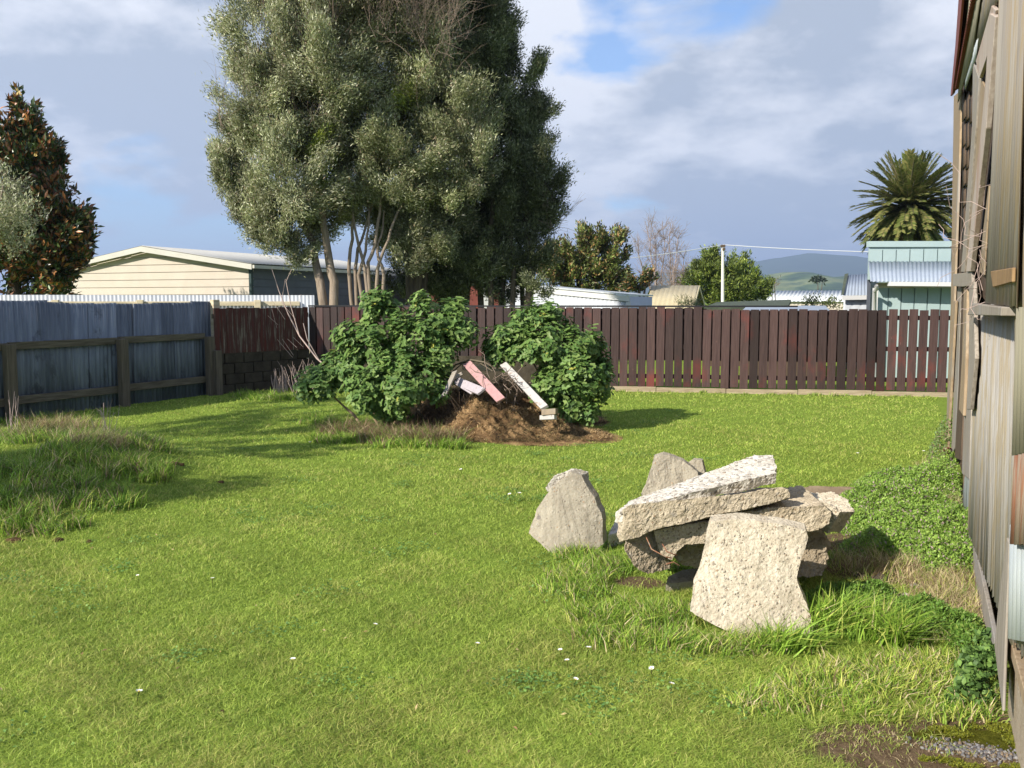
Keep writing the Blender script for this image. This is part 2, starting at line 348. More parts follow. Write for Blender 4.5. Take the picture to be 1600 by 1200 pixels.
def leaves(name, m, parent, C, D, N, Ln, W, col, tpl=DIAMOND):
    T, F = tpl; F = np.array(F); k = len(T); n = len(C)
    D = unit(D); S = unit(np.cross(D, N)); N = np.cross(S, D)
    Ln = np.broadcast_to(np.asarray(Ln, float).reshape(-1, 1, 1), (n, 1, 1)); W = np.broadcast_to(np.asarray(W, float).reshape(-1, 1, 1), (n, 1, 1))
    V = C[:, None] + D[:, None] * (Ln * T[None, :, 0:1]) + S[:, None] * (W * T[None, :, 1:2]) + N[:, None] * (Ln * T[None, :, 2:3])
    FF = (F[None] + (np.arange(n) * k)[:, None, None]).reshape(-1, 3)
    return np_mesh(name, V.reshape(-1, 3), FF, m, parent, np.repeat(col, k, axis=0))
def blades_arr(P, h, B, w):
    n = len(P); a = rng.uniform(0, 2 * np.pi, n); S = np.stack([np.cos(a), np.sin(a), np.zeros(n)], 1) * w[:, None] / 2
    up = np.zeros((n, 3)); up[:, 2] = 1
    bl = np.linalg.norm(B, axis=1) / np.maximum(h, 1e-4)
    def c(tv): return P + up * (h * (tv - .35 * np.minimum(bl, 1.6) * tv * tv))[:, None] + B * (tv * tv)
    V = np.stack([P - S, P + S, c(.5) - S * .8, c(.5) + S * .8, c(1.0)], 1)
    F = np.array([[0, 1, 3], [0, 3, 2], [2, 3, 4]])
    return V, F
def blades(name, m, parent, P, h, B, w, col):
    V, F = blades_arr(P, h, B, w); n = len(P)
    FF = (F[None] + (np.arange(n) * 5)[:, None, None]).reshape(-1, 3)
    return np_mesh(name, V.reshape(-1, 3), FF, m, parent, np.repeat(col, 5, axis=0))
def tubes(name, m, parent, paths, sides=6, smooth=True):
    VV, FF, off = [], [], 0
    for pts, rad in paths:
        pts = np.array([tuple(p) for p in pts], float); n = len(pts); rad = np.broadcast_to(np.asarray(rad, float), (n,))
        tg = unit(np.gradient(pts, axis=0)); ref = np.array([0, 0, 1.0]) if abs(tg[0, 2]) < .9 else np.array([1.0, 0, 0])
        A = unit(np.cross(tg, ref)); Bv = np.cross(tg, A)
        ang = np.arange(sides) * 2 * np.pi / sides
        ring = pts[:, None] + rad[:, None, None] * (np.cos(ang)[None, :, None] * A[:, None] + np.sin(ang)[None, :, None] * Bv[:, None])
        VV.append(ring.reshape(-1, 3))
        i = np.arange(n - 1)[:, None] * sides; j = np.arange(sides)[None]; j2 = (j + 1) % sides
        FF.append((np.stack([i + j, i + j2, i + sides + j2, i + sides + j], -1).reshape(-1, 4)) + off); off += n * sides
        VV.append(pts[[0, -1]]);
        a0, a1 = off, off + 1; b0 = off - n * sides; b1 = off - sides
        FF.append(np.array([[a0, b0 + (q + 1) % sides, b0 + q, a0] for q in range(0)] or np.zeros((0, 4), int)).reshape(-1, 4)); off += 2
    return np_mesh(name, np.concatenate(VV), np.concatenate(FF), m, parent, None, smooth)
def wander(p0, p1, n, amp, seed=None):
    p0, p1 = np.array(p0, float), np.array(p1, float); tt = np.linspace(0, 1, n)[:, None]
    j = rng.normal(0, 1, (n, 3)); j = np.cumsum(j, 0); j -= tt * j[-1] + (1 - tt) * j[0]
    return p0 + (p1 - p0) * tt + j * amp / math.sqrt(n)

# bmesh box / prism helpers
def boxes(name, m, parent, lst, bevel=0.0, tint=False):
    """lst of (origin, ax, ay, az): a corner and three edge vectors"""
    bm = bmesh.new()
    lay = bm.verts.layers.float_color.new('tint') if tint else None
    for (o, ax, ay, az) in lst:
        o, ax, ay, az = map(Vector, (o, ax, ay, az)); c = [bm.verts.new(o + ax * i + ay * j + az * k) for k in (0, 1) for j in (0, 1) for i in (0, 1)]
        if lay:
            r_ = random.random()
            for q in c: q[lay] = (r_, r_, r_, 1)
        for f in ((0, 2, 3, 1), (4, 5, 7, 6), (0, 1, 5, 4), (2, 6, 7, 3), (0, 4, 6, 2), (1, 3, 7, 5)): bm.faces.new([c[q] for q in f])
    bmesh.ops.recalc_face_normals(bm, faces=bm.faces)
    if bevel: bmesh.ops.bevel(bm, geom=list(bm.edges), offset=bevel, segments=1, affect='EDGES', profile=.5)
    me = bpy.data.meshes.new(name); bm.to_mesh(me); bm.free(); return link(name, me, m, parent)
def prism(name, m, parent, loop, vec, bevel=0):
    bm = bmesh.new(); a = [bm.verts.new(Vector(p)) for p in loop]; b = [bm.verts.new(Vector(p) + Vector(vec)) for p in loop]; n = len(a)
    bm.faces.new(a); bm.faces.new(b[::-1])
    for i in range(n): bm.faces.new([a[i], b[i], b[(i + 1) % n], a[(i + 1) % n]])
    bmesh.ops.recalc_face_normals(bm, faces=bm.faces)
    if bevel: bmesh.ops.bevel(bm, geom=list(bm.edges), offset=bevel, segments=1, affect='EDGES')
    me = bpy.data.meshes.new(name); bm.to_mesh(me); bm.free(); return link(name, me, m, parent)
def corr(name, m, parent, a, b, c, d, pitch=.076, amp=.009, seg=6, rows=2, flat=False, jag=0.0, phase=0):
    """corrugated patch; a-b lower edge, d-c upper edge, ridges run a->d"""
    a, b, c, d = [np.array(tuple(q), float) for q in (a, b, c, d)]
    Lw = np.linalg.norm(b - a); nw = max(1, int(round(Lw / pitch))); n = nw * seg + 1
    s = np.linspace(0, 1, n); nrm = np.cross(b - a, d - a); nrm /= np.linalg.norm(nrm)
    if flat: w = np.where((np.arange(n) % seg) < 1, -1.0, 0.0)
    else: w = np.sin(s * nw * 2 * np.pi + phase)
    V = []
    lo = a + (b - a) * s[:, None]; hi = d + (c - d) * s[:, None]
    if jag: lo = lo + (hi - lo) * (rng.normal(0, jag, n))[:, None]
    for r_ in range(rows):
        t_ = r_ / (rows - 1); V.append(lo * (1 - t_) + hi * t_ + nrm * (w * amp)[:, None])
    V = np.concatenate(V); F = []
    i = np.arange(n - 1)
    for r_ in range(rows - 1): F.append(np.stack([i + r_ * n, i + 1 + r_ * n, i + 1 + (r_ + 1) * n, i + (r_ + 1) * n], 1))
    o = np_mesh(name, V, np.concatenate(F), m, parent, None, not flat)
    md = o.modifiers.new('thickness', 'SOLIDIFY'); md.thickness = .0015; md.offset = 0
    return o

# ------------------------------------------------------------------ ground
def bumpf(x, y, cx, cy_, rx, ry, h, rot=0):
    dx, dy = x - cx, y - cy_; c, s = math.cos(rot), math.sin(rot)
    u_, v_ = (dx * c + dy * s) / rx, (-dx * s + dy * c) / ry
    return h * np.exp(-(u_ * u_ + v_ * v_) ** 1.5)
MOUND = gr(70, 770)
def gh(x, y):
    x = np.asarray(x, float); y = np.asarray(y, float)
    z = .012 * np.sin(x * 1.3 + .4 * y) + .012 * np.sin(y * .9 + 1.7) + .006 * np.sin(3.1 * x - 2.2 * y) + .004 * np.sin(5.3 * x + 4.7 * y)
    z = z * np.exp(-(np.maximum(np.hypot(x, y) - 11, 0) / 4) ** 2)
    z = z + bumpf(x, y, MOUND.x - .35, MOUND.y + .3, 1.5, 1.35, .34, R(30))
    return z
def axis_(lo, hi, near0, near1, st, g=1.25):
    c = list(np.arange(near0, near1 + 1e-6, st)); s = st
    v_ = near1
    while v_ < hi: s *= g; v_ += s; c.append(v_)
    s = st; v_ = near0
    while v_ > lo: s *= g; v_ -= s; c.insert(0, v_)
    return np.array(c)
gx, gy = axis_(-14000, 14000, -8, 9, .14), axis_(-200, 14000, 2, 18, .14)
X, Y = np.meshgrid(gx, gy); Z = gh(X, Y)
nx = len(gx); i, j = np.meshgrid(np.arange(nx - 1), np.arange(len(gy) - 1)); q = (j * nx + i).ravel()
ground = np_mesh('ground', np.stack([X.ravel(), Y.ravel(), Z.ravel()], 1), np.stack([q, q + 1, q + nx + 1, q + nx], 1), M['ground'], smooth=True)
tag(ground, kind='structure')
def on(px, py, z=0):
    p = gr(px, py, z); return Vector((p.x, p.y, float(gh(p.x, p.y))))

# hills
def hillmesh(name, m, pts, Yd, depth, seed, rough):
    n, k = 220, 26; P = np.array(pts, float); xs = np.linspace(P[0, 0], P[-1, 0], n); V = []
    for r_ in range(k):
        tt = r_ / (k - 1); prof = math.sin(min(1, tt * 1.0) * math.pi) ** .8
        for a_ in xs:
            y = np.interp(a_, P[:, 0], P[:, 1]); top = (470 - y) / FPX * Yd + CAM_Z
            Yr = Yd + (tt - .5) * depth; x = (a_ - 800) / FPX * Yd * (1.0)
            nz = mnoise.fractal(Vector((x, Yr, seed)) / rough, 1.0, 2.0, 5)
            V.append((x, Yr, max(0, top * prof * (1 + .12 * nz * (1 if abs(tt - .5) > .06 else .15))) - 2))
    i, j = np.meshgrid(np.arange(n - 1), np.arange(k - 1)); q = (j * n + i).ravel()
    return tag(np_mesh(name, V, np.stack([q, q + 1, q + n + 1, q + n], 1), m, smooth=True), kind='structure')
hillmesh('far_hills', M['hill'], [(300, 468), (820, 458), (960, 440), (1010, 428), (1060, 425), (1120, 418), (1165, 412), (1200, 405), (1235, 402), (1270, 401.5), (1300, 403), (1325, 409), (1338, 410), (1357, 407), (1420, 410), (1500, 405), (1700, 412), (2100, 440), (2500, 465)], 5200, 2600, 3.3, 900)
hillmesh('foothills', M['foothill'], [(700, 468), (1000, 460), (1150, 436), (1190, 432), (1215, 425), (1240, 426), (1275, 434), (1300, 432), (1320, 436), (1350, 430), (1450, 436), (1700, 440), (2000, 466)], 2300, 900, 8.1, 300)

# ------------------------------------------------------------------ lawn grass
S_A, S_B = gr(1572, 1110), gr(1483, 700)        # barn wall base line
wd = (S_B - S_A).normalized()
def barn_x(y): return S_A.x + (y - S_A.y) * wd.x / wd.y
F_A, F_B = gr(950, 611), gr(1440, 620); fd = (F_B - F_A).normalized()
def fence_y(x): return F_A.y + (x - F_A.x) * fd.y / fd.x
B_pts = [gr(-160, 705), gr(10, 658), gr(185, 634), gr(325, 617)]
C_corner = Vector(((490 - 800) / FPX * 17.3, 17.3, 0))
C_corner.y = fence_y(C_corner.x)
def fence_left(y):
    ys = [p.y for p in B_pts] + [C_corner.y]; xs = [p.x for p in B_pts] + [C_corner.x]
    return np.interp(y, ys, xs)
def pnoise(x, y, s, seed=0.0):
    return (np.sin(x * s + seed) * np.sin(y * s * 1.13 + seed * 2) + .6 * np.sin(x * s * 2.3 + y * s * 1.7 + seed * 3) + .5 * np.sin(-x * s * 3.1 + y * s * 2.9 + seed) + .35 * np.sin(x * s * 6.3 - y * s * 5.1 + seed * 5) + .3 * np.sin(x * s * 9.7 + y * s * 11.3 + seed)) / 2.0
def ell(x, y, px, py, rx, ry, z=0):
    p = gr(px, py, z); return ((x - p.x) / rx) ** 2 + ((y - p.y) / ry) ** 2 < 1
N = 900000
uu = rng.uniform(0, 1, N); y0, y1 = 2.6, 17.6
gy_ = 1 / (1 / y0 + uu * (1 / y1 - 1 / y0))                 # density falls off with distance
gx_ = rng.uniform(-1, 1, N) * (.66 * gy_ + .4)
ok = (gx_ < barn_x(gy_) - .02) & (gy_ < fence_y(gx_) - .03) & (gx_ > fence_left(gy_) + .04)
bare = np.zeros(N, bool)
for (a_, b_, rx, ry, kp) in ((1480, 1160, .55, .2, .08), (1390, 1180, .4, .09, .2), (1570, 1140, .25, .3, .03), (1560, 1200, .5, .15, .1), (1000, 910, .16, .12, .1), (1390, 890, .42, .28, .2), (1340, 850, .3, .3, .15), (1520, 960, .25, .35, .3), (800, 672, 1.15, .55, 0.0)):
    inside = ell(gx_ + .05 * pnoise(gx_, gy_, 14, 1), gy_ + .04 * pnoise(gx_, gy_, 17, 3), a_, b_, rx, ry)
    bare |= inside & (rng.uniform(0, 1, N) > kp)
ok &= ~bare
gx_, gy_ = gx_[ok], gy_[ok]; n = len(gx_)
P = np.stack([gx_, gy_, gh(gx_, gy_) - .004], 1)
pn = pnoise(gx_, gy_, 1.1, 2); pn2 = pnoise(gx_, gy_, 6, 5)
h = (.022 + .015 * rng.random(n)) * (1 + .22 * pn + .30 * pn2) * (1 + .02 * gy_)
h = np.where(rng.random(n) < .04, h * 1.6, h)
an = rng.uniform(0, 2 * np.pi, n) ; B = np.stack([np.cos(an), np.sin(an), 0 * an], 1) * (h * rng.uniform(.5, 1.6, n))[:, None]
w = .0026 * (.7 + .6 * rng.random(n)) * np.maximum(1, gy_ / 4.5)
ga, gb, gc, gd = np.array([.265, .375, .055]), np.array([.425, .51, .10]), np.array([.62, .53, .20]), np.array([.15, .25, .035])
r1, r2 = rng.random((n, 1)), rng.random(n)
col = ga * (1 - r1) + gb * r1
pn3 = pnoise(gx_, gy_, 2.6, 9); yel = np.clip(.12 + .20 * pn + .18 * pn2 + .12 * pn3, 0.02, .7)
col = np.where((r2 < yel)[:, None], col * .45 + gc * .55, col); col = np.where((r2 > .88)[:, None], gd, col)
col = col * (1 + .16 * pnoise(gx_, gy_, 3.7, 7) + .10 * pnoise(gx_, gy_, 14, 2))[:, None] * rng.uniform(.75, 1.25, (n, 1)); col = np.clip(col, .01, .8)
tag(blades('lawn_grass', M['grass'], None, P, h, B, w, col), 'mown green lawn with worn yellowish patches', 'grass', kind='stuff')

# ------------------------------------------------------------------ long grass helper
def tuft_pts(px, py, rx, ry, n):
    p = gr(px, py); a = rng.uniform(0, 2 * np.pi, n); r_ = np.sqrt(rng.random(n))
    x, y = p.x + rx * r_ * np.cos(a), p.y + ry * r_ * np.sin(a); return np.stack([x, y, gh(x, y) - .01], 1)
def pal(n, *cs, weights=None):
    cs = np.array(cs); i = rng.choice(len(cs), n, p=weights); return cs[i] * rng.uniform(.75, 1.25, (n, 1))
GL, GD, GY, ST, BR = (.27, .42, .055), (.12, .22, .028), (.50, .54, .12), (.58, .48, .28), (.26, .17, .11)
def long_grass(name, spots, hh, label, cat='grass', weights=(.45, .25, .15, .12, .03), lean=(0, 0), w=.006):
    Ps, hs, Bs = [], [], []
    for (px, py, rx, ry, n) in spots:
        k = max(3, int(n / 40)); cen = tuft_pts(px, py, rx, ry, k); which = rng.integers(0, k, n)
        Pp = cen[which] + np.concatenate([rng.normal(0, .035, (n, 2)), np.zeros((n, 1))], 1)
        dirs = rng.uniform(0, 2 * np.pi, k)[which] + rng.normal(0, .9, n); hgt = hh * rng.uniform(.45, 1.15, n) * rng.uniform(.6, 1.2, k)[which]
        Bb = np.stack([np.cos(dirs), np.sin(dirs), 0 * dirs], 1) * (hgt * rng.uniform(.2, 1.1, n))[:, None] + np.array([lean[0], lean[1], 0]) * hgt[:, None]
        okk = Pp[:, 0] < barn_x(Pp[:, 1]) - .01
        Ps.append(Pp[okk]); hs.append(hgt[okk]); Bs.append(Bb[okk])
    P, h, B = np.concatenate(Ps), np.concatenate(hs), np.concatenate(Bs); n = len(P)
    return tag(blades(name, M['grass'], None, P, h, B, w * rng.uniform(.6, 1.3, n), pal(n, GL, GD, GY, ST, BR, weights=weights)), label, cat, kind='stuff')
long_grass('long_grass', [(900, 920, .18, .2, 2200), (940, 890, .14, .15, 1500), (960, 960, .25, .14, 2200), (1040, 965, .22, .14, 1900), (1000, 1000, .3, .12, 1500), (1120, 1010, .25, .1, 1200),
                          (1180, 1010, .12, .05, 700), (1060, 890, .1, .05, 300), (900, 875, .12, .1, 600)], .12, 'long bright grass growing around the left foot of the concrete rubble')
long_grass('tall_grass', [(1275, 985, .07, .05, 520), (1310, 975, .1, .06, 700), (1350, 990, .12, .08, 800), (1395, 1000, .12, .08, 700), (1240, 1015, .08, .04, 350)], .21, 'tall arching grass at the right foot of the front concrete slab', lean=(.3, 0), w=.009, weights=(.6, .25, .1, .04, .01))
long_grass('tangled_grass', [(1450, 985, .2, .15, 900), (1400, 1050, .35, .14, 2600), (1480, 1040, .22, .12, 1700), (1500, 1080, .2, .08, 900), (1340, 1070, .3, .12, 1500), (1250, 1100, .35, .12, 1300), (1440, 1110, .3, .06, 700)], .085,
           'yellowish tangled grass between the rubble and the barn foundation', weights=(.3, .15, .35, .17, .03))
long_grass('mound_grass', [(40, 700, .9, .5, 4500), (100, 740, .9, .5, 6000), (60, 800, .75, .35, 6000), (170, 770, .55, .35, 4500), (200, 740, .4, .3, 2500), (10, 830, .5, .2, 2500), (20, 660, 1.0, .5, 3000)], .17,
           'dark unmown grass covering the low mound at the left edge', weights=(.3, .42, .08, .11, .09), w=.007)
long_grass('mound_straw', [(130, 700, .45, .3, 3200), (90, 670, .5, .3, 2000), (150, 755, .25, .15, 1300), (40, 740, .5, .3, 1500), (180, 715, .3, .25, 1200), (20, 700, .4, .3, 1500)], .22,
           'brown dead grass lying over the top of the left mound', cat='dead grass', weights=(.08, .14, .06, .26, .46), w=.005)
long_grass('heap_fringe', [(520, 690, .25, .15, 900), (560, 690, .3, .12, 700), (705, 700, .12, .08, 500), (500, 660, .3, .3, 800), (640, 700, .4, .08, 600), (430, 625, .5, .3, 1600), (390, 620, .4, .25, 800)], .16,
           'rough grass fringing the left shrub and compost heap', weights=(.5, .3, .1, .07, .03), w=.008)
long_grass('shrub_undergrowth', [(610, 690, .4, .25, 2600), (680, 692, .3, .2, 2600), (545, 680, .3, .25, 1300), (650, 680, .4, .3, 1800)], .26, 'dark brown dead stems and weeds under the larger mallow shrub', cat='undergrowth', weights=(.04, .22, .01, .11, .62), w=.006)
long_grass('fence_tufts', [(1265, 618, .25, .1, 350), (1405, 620, .3, .1, 250), (960, 612, .3, .1, 150), (1000, 611, .6, .08, 200), (1100, 614, .8, .08, 260), (1180, 616, .6, .08, 200), (1350, 619, .6, .08, 260), (1470, 622, .4, .1, 200)], .08,
           'grass tufts along the foot of the red-brown paling fence', w=.01)
long_grass('barn_straw', [(1495, 745, .25, .6, 1000), (1500, 800, .22, .5, 1300), (1512, 860, .15, .5, 900), (1500, 930, .22, .3, 2200), (1440, 900, .35, .25, 1800), (1350, 880, .3, .2, 900), (1515, 960, .12, .25, 900), (1460, 950, .2, .2, 700)], .14,
           'dry brown stalks and straw tangled along the foot of the barn wall', cat='dead grass', weights=(.06, .06, .12, .46, .30), w=.004)
long_grass('bare_edge_straw', [(1350, 1130, .3, .06, 700), (1420, 1165, .35, .08, 1000), (1520, 1110, .2, .04, 400), (1300, 1150, .2, .05, 300)], .03, 'short dead grass round the bare earth near the bottom right corner', cat='dead grass', weights=(.06, .04, .2, .45, .25), w=.003)

nw_ = 110; cx_, cy2 = rng.uniform(-5, 2.3, nw_), 3 + 11 * rng.random(nw_) ** 1.4; k_ = rng.integers(0, nw_, 9000); x = cx_[k_] + rng.normal(0, .09, 9000) * rng.uniform(.5, 1.6, nw_)[k_]; y = cy2[k_] + rng.normal(0, .07, 9000)
ok = (x > fence_left(y) + .1) & (x < barn_x(y) - .6) & (np.abs(x) < .7 * y) & ~ell(x, y, 800, 672, 1.3, .7) ; x, y = x[ok], y[ok]; n = len(x)
tag(leaves('lawn_clover', M['leaf'], None, np.stack([x, y, gh(x, y) + rng.uniform(.014, .03, n)], 1), unit(rng.normal(0, 1, (n, 3)) * [1, 1, .25]), unit(rng.normal(0, .3, (n, 3)) + [0, 0, 1]), .016 * rng.uniform(.7, 1.5, n), .013, pal(n, (.14, .26, .06), (.20, .33, .08), (.10, .20, .05))), 'patches of small-leaved clover among the lawn grass', 'clover', kind='stuff')
n = 260; x = rng.uniform(-5, 2.5, n); y = 3 + 11 * rng.random(n) ** 1.3; ok = (x > fence_left(y) + .1) & (x < barn_x(y) - .3) & ~ell(x, y, 800, 672, 1.3, .7); x, y = x[ok], y[ok]; n = len(x)
tag(leaves('fallen_leaves', M['dry'], None, np.stack([x, y, gh(x, y) + .024], 1), unit(rng.normal(0, 1, (n, 3)) * [1, 1, .3]), unit(rng.normal(0, .4, (n, 3)) + [0, 0, 1]), .024 * rng.uniform(.6, 1.3, n), .010, pal(n, (.30, .18, .09), (.20, .12, .07), (.45, .34, .18))), 'scattered small brown fallen leaves on the lawn', 'fallen leaves', kind='stuff')
# ------------------------------------------------------------------ ground cover weeds by the barn
def cover_weed(name, spots, m, ln, wd_, label, cs, weights=None, dens=1.0, tpl=DIAMOND):
    CC, HH = [], []
    for (px, py, rx, ry, hmax, n) in spots:
        n = int(n * dens); p = gr(px, py); a = rng.uniform(0, 2 * np.pi, n); r_ = np.sqrt(rng.random(n))
        x, y = p.x + rx * r_ * np.cos(a), p.y + ry * r_ * np.sin(a)
        top = hmax * (1 - r_ ** 2.5) * (1 + .35 * pnoise(x, y, 9, px)) ; z = gh(x, y) + np.maximum(top, .01) * (1 - .5 * rng.random(n) ** 2)
        ok_ = x < barn_x(y) - .01; CC.append(np.stack([x, y, z], 1)[ok_])
    C = np.concatenate(CC); n = len(C)
    D = unit(rng.normal(0, 1, (n, 3)) + np.array([0, 0, .5])); Nn = unit(rng.normal(0, .7, (n, 3)) + np.array([0, -.2, 1]))
    return tag(leaves(name, m, None, C, D, Nn, ln * rng.uniform(.6, 1.3, n), wd_ * rng.uniform(.7, 1.2, n), pal(n, *cs, weights=weights), tpl), label, 'weeds', kind='stuff')
cover_weed('creeping_weeds', [(1440, 770, .55, .55, .16, 26000), (1400, 800, .5, .5, .16, 26000), (1450, 840, .5, .45, .18, 28000), (1400, 860, .35, .25, .13, 8000), (1480, 880, .3, .3, .15, 9000), (1500, 760, .3, .7, .2, 6000), (1360, 830, .25, .25, .12, 6000)],
           M['leaf'], .022, .011, 'low bright green creeping weeds spreading beside the barn', ((.23, .36, .06), (.15, .26, .045), (.31, .44, .09), (.36, .26, .26)), (.40, .26, .26, .08))
cover_weed('near_weeds', [(1320, 945, .22, .2, .10, 6000), (1420, 960, .25, .16, .10, 6000), (1480, 975, .2, .15, .10, 5000), (1530, 1010, .12, .2, .10, 3000), (1360, 935, .18, .14, .09, 3500), (1290, 935, .1, .1, .08, 2000)],
           M['leaf'], .022, .010, 'small-leaved weeds beyond the tall grass right of the rubble', ((.15, .27, .045), (.10, .19, .03), (.22, .30, .06)), (.45, .35, .2))
cover_weed('nettles', [(1535, 1060, .10, .14, .17, 750), (1548, 1030, .06, .12, .16, 300), (1520, 1090, .09, .05, .11, 280)], M['leaf'], .032, .024, 'dark broad-leaved nettles against the near barn foundation', ((.11, .20, .05), (.18, .29, .07), (.07, .13, .035)), (.4, .35, .25))
cover_weed('wall_climber', [(1497, 725, .2, .5, .5, 2600)], M['leaf'], .03, .016, 'tall scrambling weeds against the far end of the barn wall', ((.15, .24, .07), (.22, .28, .10), (.25, .2, .13)), (.5, .3, .2))

for (px, py, rx, ry, n) in ((1475, 1132, .06, .025, 2500), (1500, 1140, .05, .02, 2000), (1520, 1128, .04, .02, 1200), (1565, 1130, .06, .04, 3000), (1590, 1150, .05, .05, 2500), (1470, 1182, .08, .018, 2200), (1510, 1190, .06, .02, 1600), (1585, 1190, .05, .02, 1500)):
    C = tuft_pts(px, py, rx, ry, n); C = C[np.abs(pnoise(C[:, 0], C[:, 1], 40, 4)) > .18]; n = len(C); C[:, 2] += .012 + .012 * np.abs(pnoise(C[:, 0], C[:, 1], 60, 2)); D = unit(rng.normal(0, 1, (n, 3)) + [0, 0, 1.2])
    tag(leaves('moss', M['leaf'], None, C, D, unit(rng.normal(0, 1, (n, 3)) + [0, 0, 1]), .007 * rng.uniform(.6, 1.4, n), .003, pal(n, (.20, .22, .02), (.12, .14, .02), (.28, .28, .03))), 'yellow-green moss cushions on the earth in the near right corner', 'moss', kind='stuff')
# gravel and moss near the corner
nP = 620; pc = gr(1535, 1165); a = rng.normal(0, 1, (nP, 2)) * np.array([.10, .03]); V, F, tc_ = [], [], []
ico_v = []; bm = bmesh.new(); bmesh.ops.create_icosphere(bm, subdivisions=1, radius=1); iv = np.array([v.co[:] for v in bm.verts]); jf = np.array([[v.index for v in f.verts] for f in bm.faces]); bm.free()
for k in range(nP):
    x, y = pc.x + a[k, 0] + .0, pc.y + a[k, 1] - a[k, 0] * .25; s = .003 + .006 * rng.random() ** 1.5
    V.append(iv * s * rng.uniform(.6, 1.2, 3) * (1 + .15 * rng.normal(size=(len(iv), 1))) + [x, y, float(gh(x, y)) + s * .3]); F.append(jf + k * len(iv)); tc_.append(np.repeat([np.array(random.choice([(.15, .145, .15), (.10, .095, .10), (.21, .20, .19), (.18, .135, .09)])) * random.uniform(.6, 1.2)], len(iv), 0))
tag(np_mesh('gravel', np.concatenate(V), np.concatenate(F), M['pebble'], None, np.concatenate(tc_), True), 'grey gravel scattered on the mossy earth in the near corner', 'gravel', kind='stuff')

# ------------------------------------------------------------------ daisies, clods, leaves on the lawn
proto = None
spots = [(457, 1046), (897, 1075), (888, 1047), (917, 1030), (1020, 1063), (1047, 1088), (585, 991), (877, 1028), (217, 908), (333, 918), (745, 1020), (213, 1096), (798, 788), (812, 786), (1340, 718), (1442, 714), (722, 745), (486, 700)]
where = {0: 'white daisy standing alone in the near lawn left of centre', 1: 'large white daisy nearest the camera in the cluster left of the rubble foot', 4: 'white daisy left of the nearest right-hand daisy, below the front slab', 5: 'white daisy nearest the camera among those below the front slab'}
for k, (px, py) in enumerate(spots):
    p = on(px, py)
    if proto is None:
        proto = empty('daisy', p, cat='flower', group='white daisies dotted over the lawn')
        tubes('stem', M['leaf'], proto, [([p + Vector((0, 0, 0)), p + Vector((.002, 0, .03)), p + Vector((.003, -.002, .048))], .0012)], 5)
        V, F = [], []
        for q in range(14):
            an = q * 2 * math.pi / 14; d = Vector((math.cos(an), math.sin(an) * .9, .35 + .1 * (q % 2))); s = Vector((-math.sin(an), math.cos(an), 0)) * .0028; c0 = p + Vector((.003, -.002, .048))
            b = len(V); V += [c0 + d * .003 - s * .5, c0 + d * .003 + s * .5, c0 + d * .011 + s, c0 + d * .013, c0 + d * .011 - s]; F += [(b, b + 1, b + 2), (b, b + 2, b + 4), (b + 2, b + 3, b + 4)]
        np_mesh('petals', [tuple(v) for v in V], F, M['petal'], proto)
        bm = bmesh.new(); bmesh.ops.create_icosphere(bm, subdivisions=2, radius=.0042); bmesh.ops.scale(bm, vec=(1, 1, .6), verts=bm.verts)
        bmesh.ops.translate(bm, vec=p + Vector((.003, -.002, .0495)), verts=bm.verts); me = bpy.data.meshes.new('flower_centre'); bm.to_mesh(me); bm.free(); link('flower_centre', me, M['yolk'], proto, True)
        d_ = proto
    else:
        d_ = proto.copy(); COL.objects.link(d_)
        for ch in proto.children:
            c_ = ch.copy(); COL.objects.link(c_); c_.parent = d_
        d_.location = p; d_.rotation_euler = (random.uniform(-.2, .2), random.uniform(-.2, .2), random.uniform(0, 6)); s = random.uniform(.75, 1.15); d_.scale = (s, s, s)
        if py < 800: d_.scale = (1.3, 1.3, 1.3)
    d_['label'] = where.get(k, 'small white daisy open among the lawn grass away from the largest flowers')
def clod(name, px, py, size, m, label, seed, cat='clod', flat=.5, sub=3):
    p = on(px, py); bm = bmesh.new(); bmesh.ops.create_icosphere(bm, subdivisions=sub, radius=1)
    for v in bm.verts:
        nz = mnoise.fractal(v.co * 1.7 + Vector((seed, seed * 2, 0)), 1, 2, 4); v.co *= 1 + .45 * nz; v.co.z *= flat
        v.co = Vector((v.co.x * size[0], v.co.y * size[1], v.co.z * size[2])) + p
    me = bpy.data.meshes.new(name); bm.to_mesh(me); bm.free(); o = link(name, me, m, None, True); tag(o, label, cat); return o
clod('soil_clod', 271, 755, (.045, .04, .045), M['soil'], 'larger dark soil clod on the lawn right of the mound', 1)
clod('soil_clod', 283, 754, (.03, .03, .04), M['soil'], 'smaller dark soil clod touching the larger one right of the mound', 2)
clod('soil_clod', 345, 765, (.03, .03, .03), M['soil'], 'lone brown soil crumb on the lawn further right of the mound', 3)
clod('soil_clod', 22, 848, (.06, .04, .05), M['soil'], 'reddish soil clod at the foot of the mound by the left edge', 4)
clod('soil_clod', 90, 845, (.035, .03, .04), M['soil'], 'brown soil clod below the middle of the mound', 5)
clod('soil_clod', 140, 846, (.022, .02, .03), M['soil'], 'tiny soil clod near the right foot of the mound', 6)
clod('soil_clod', 347, 1112, (.012, .012, .03), M['soil'], 'small red-brown crumb in the near lawn', 7)

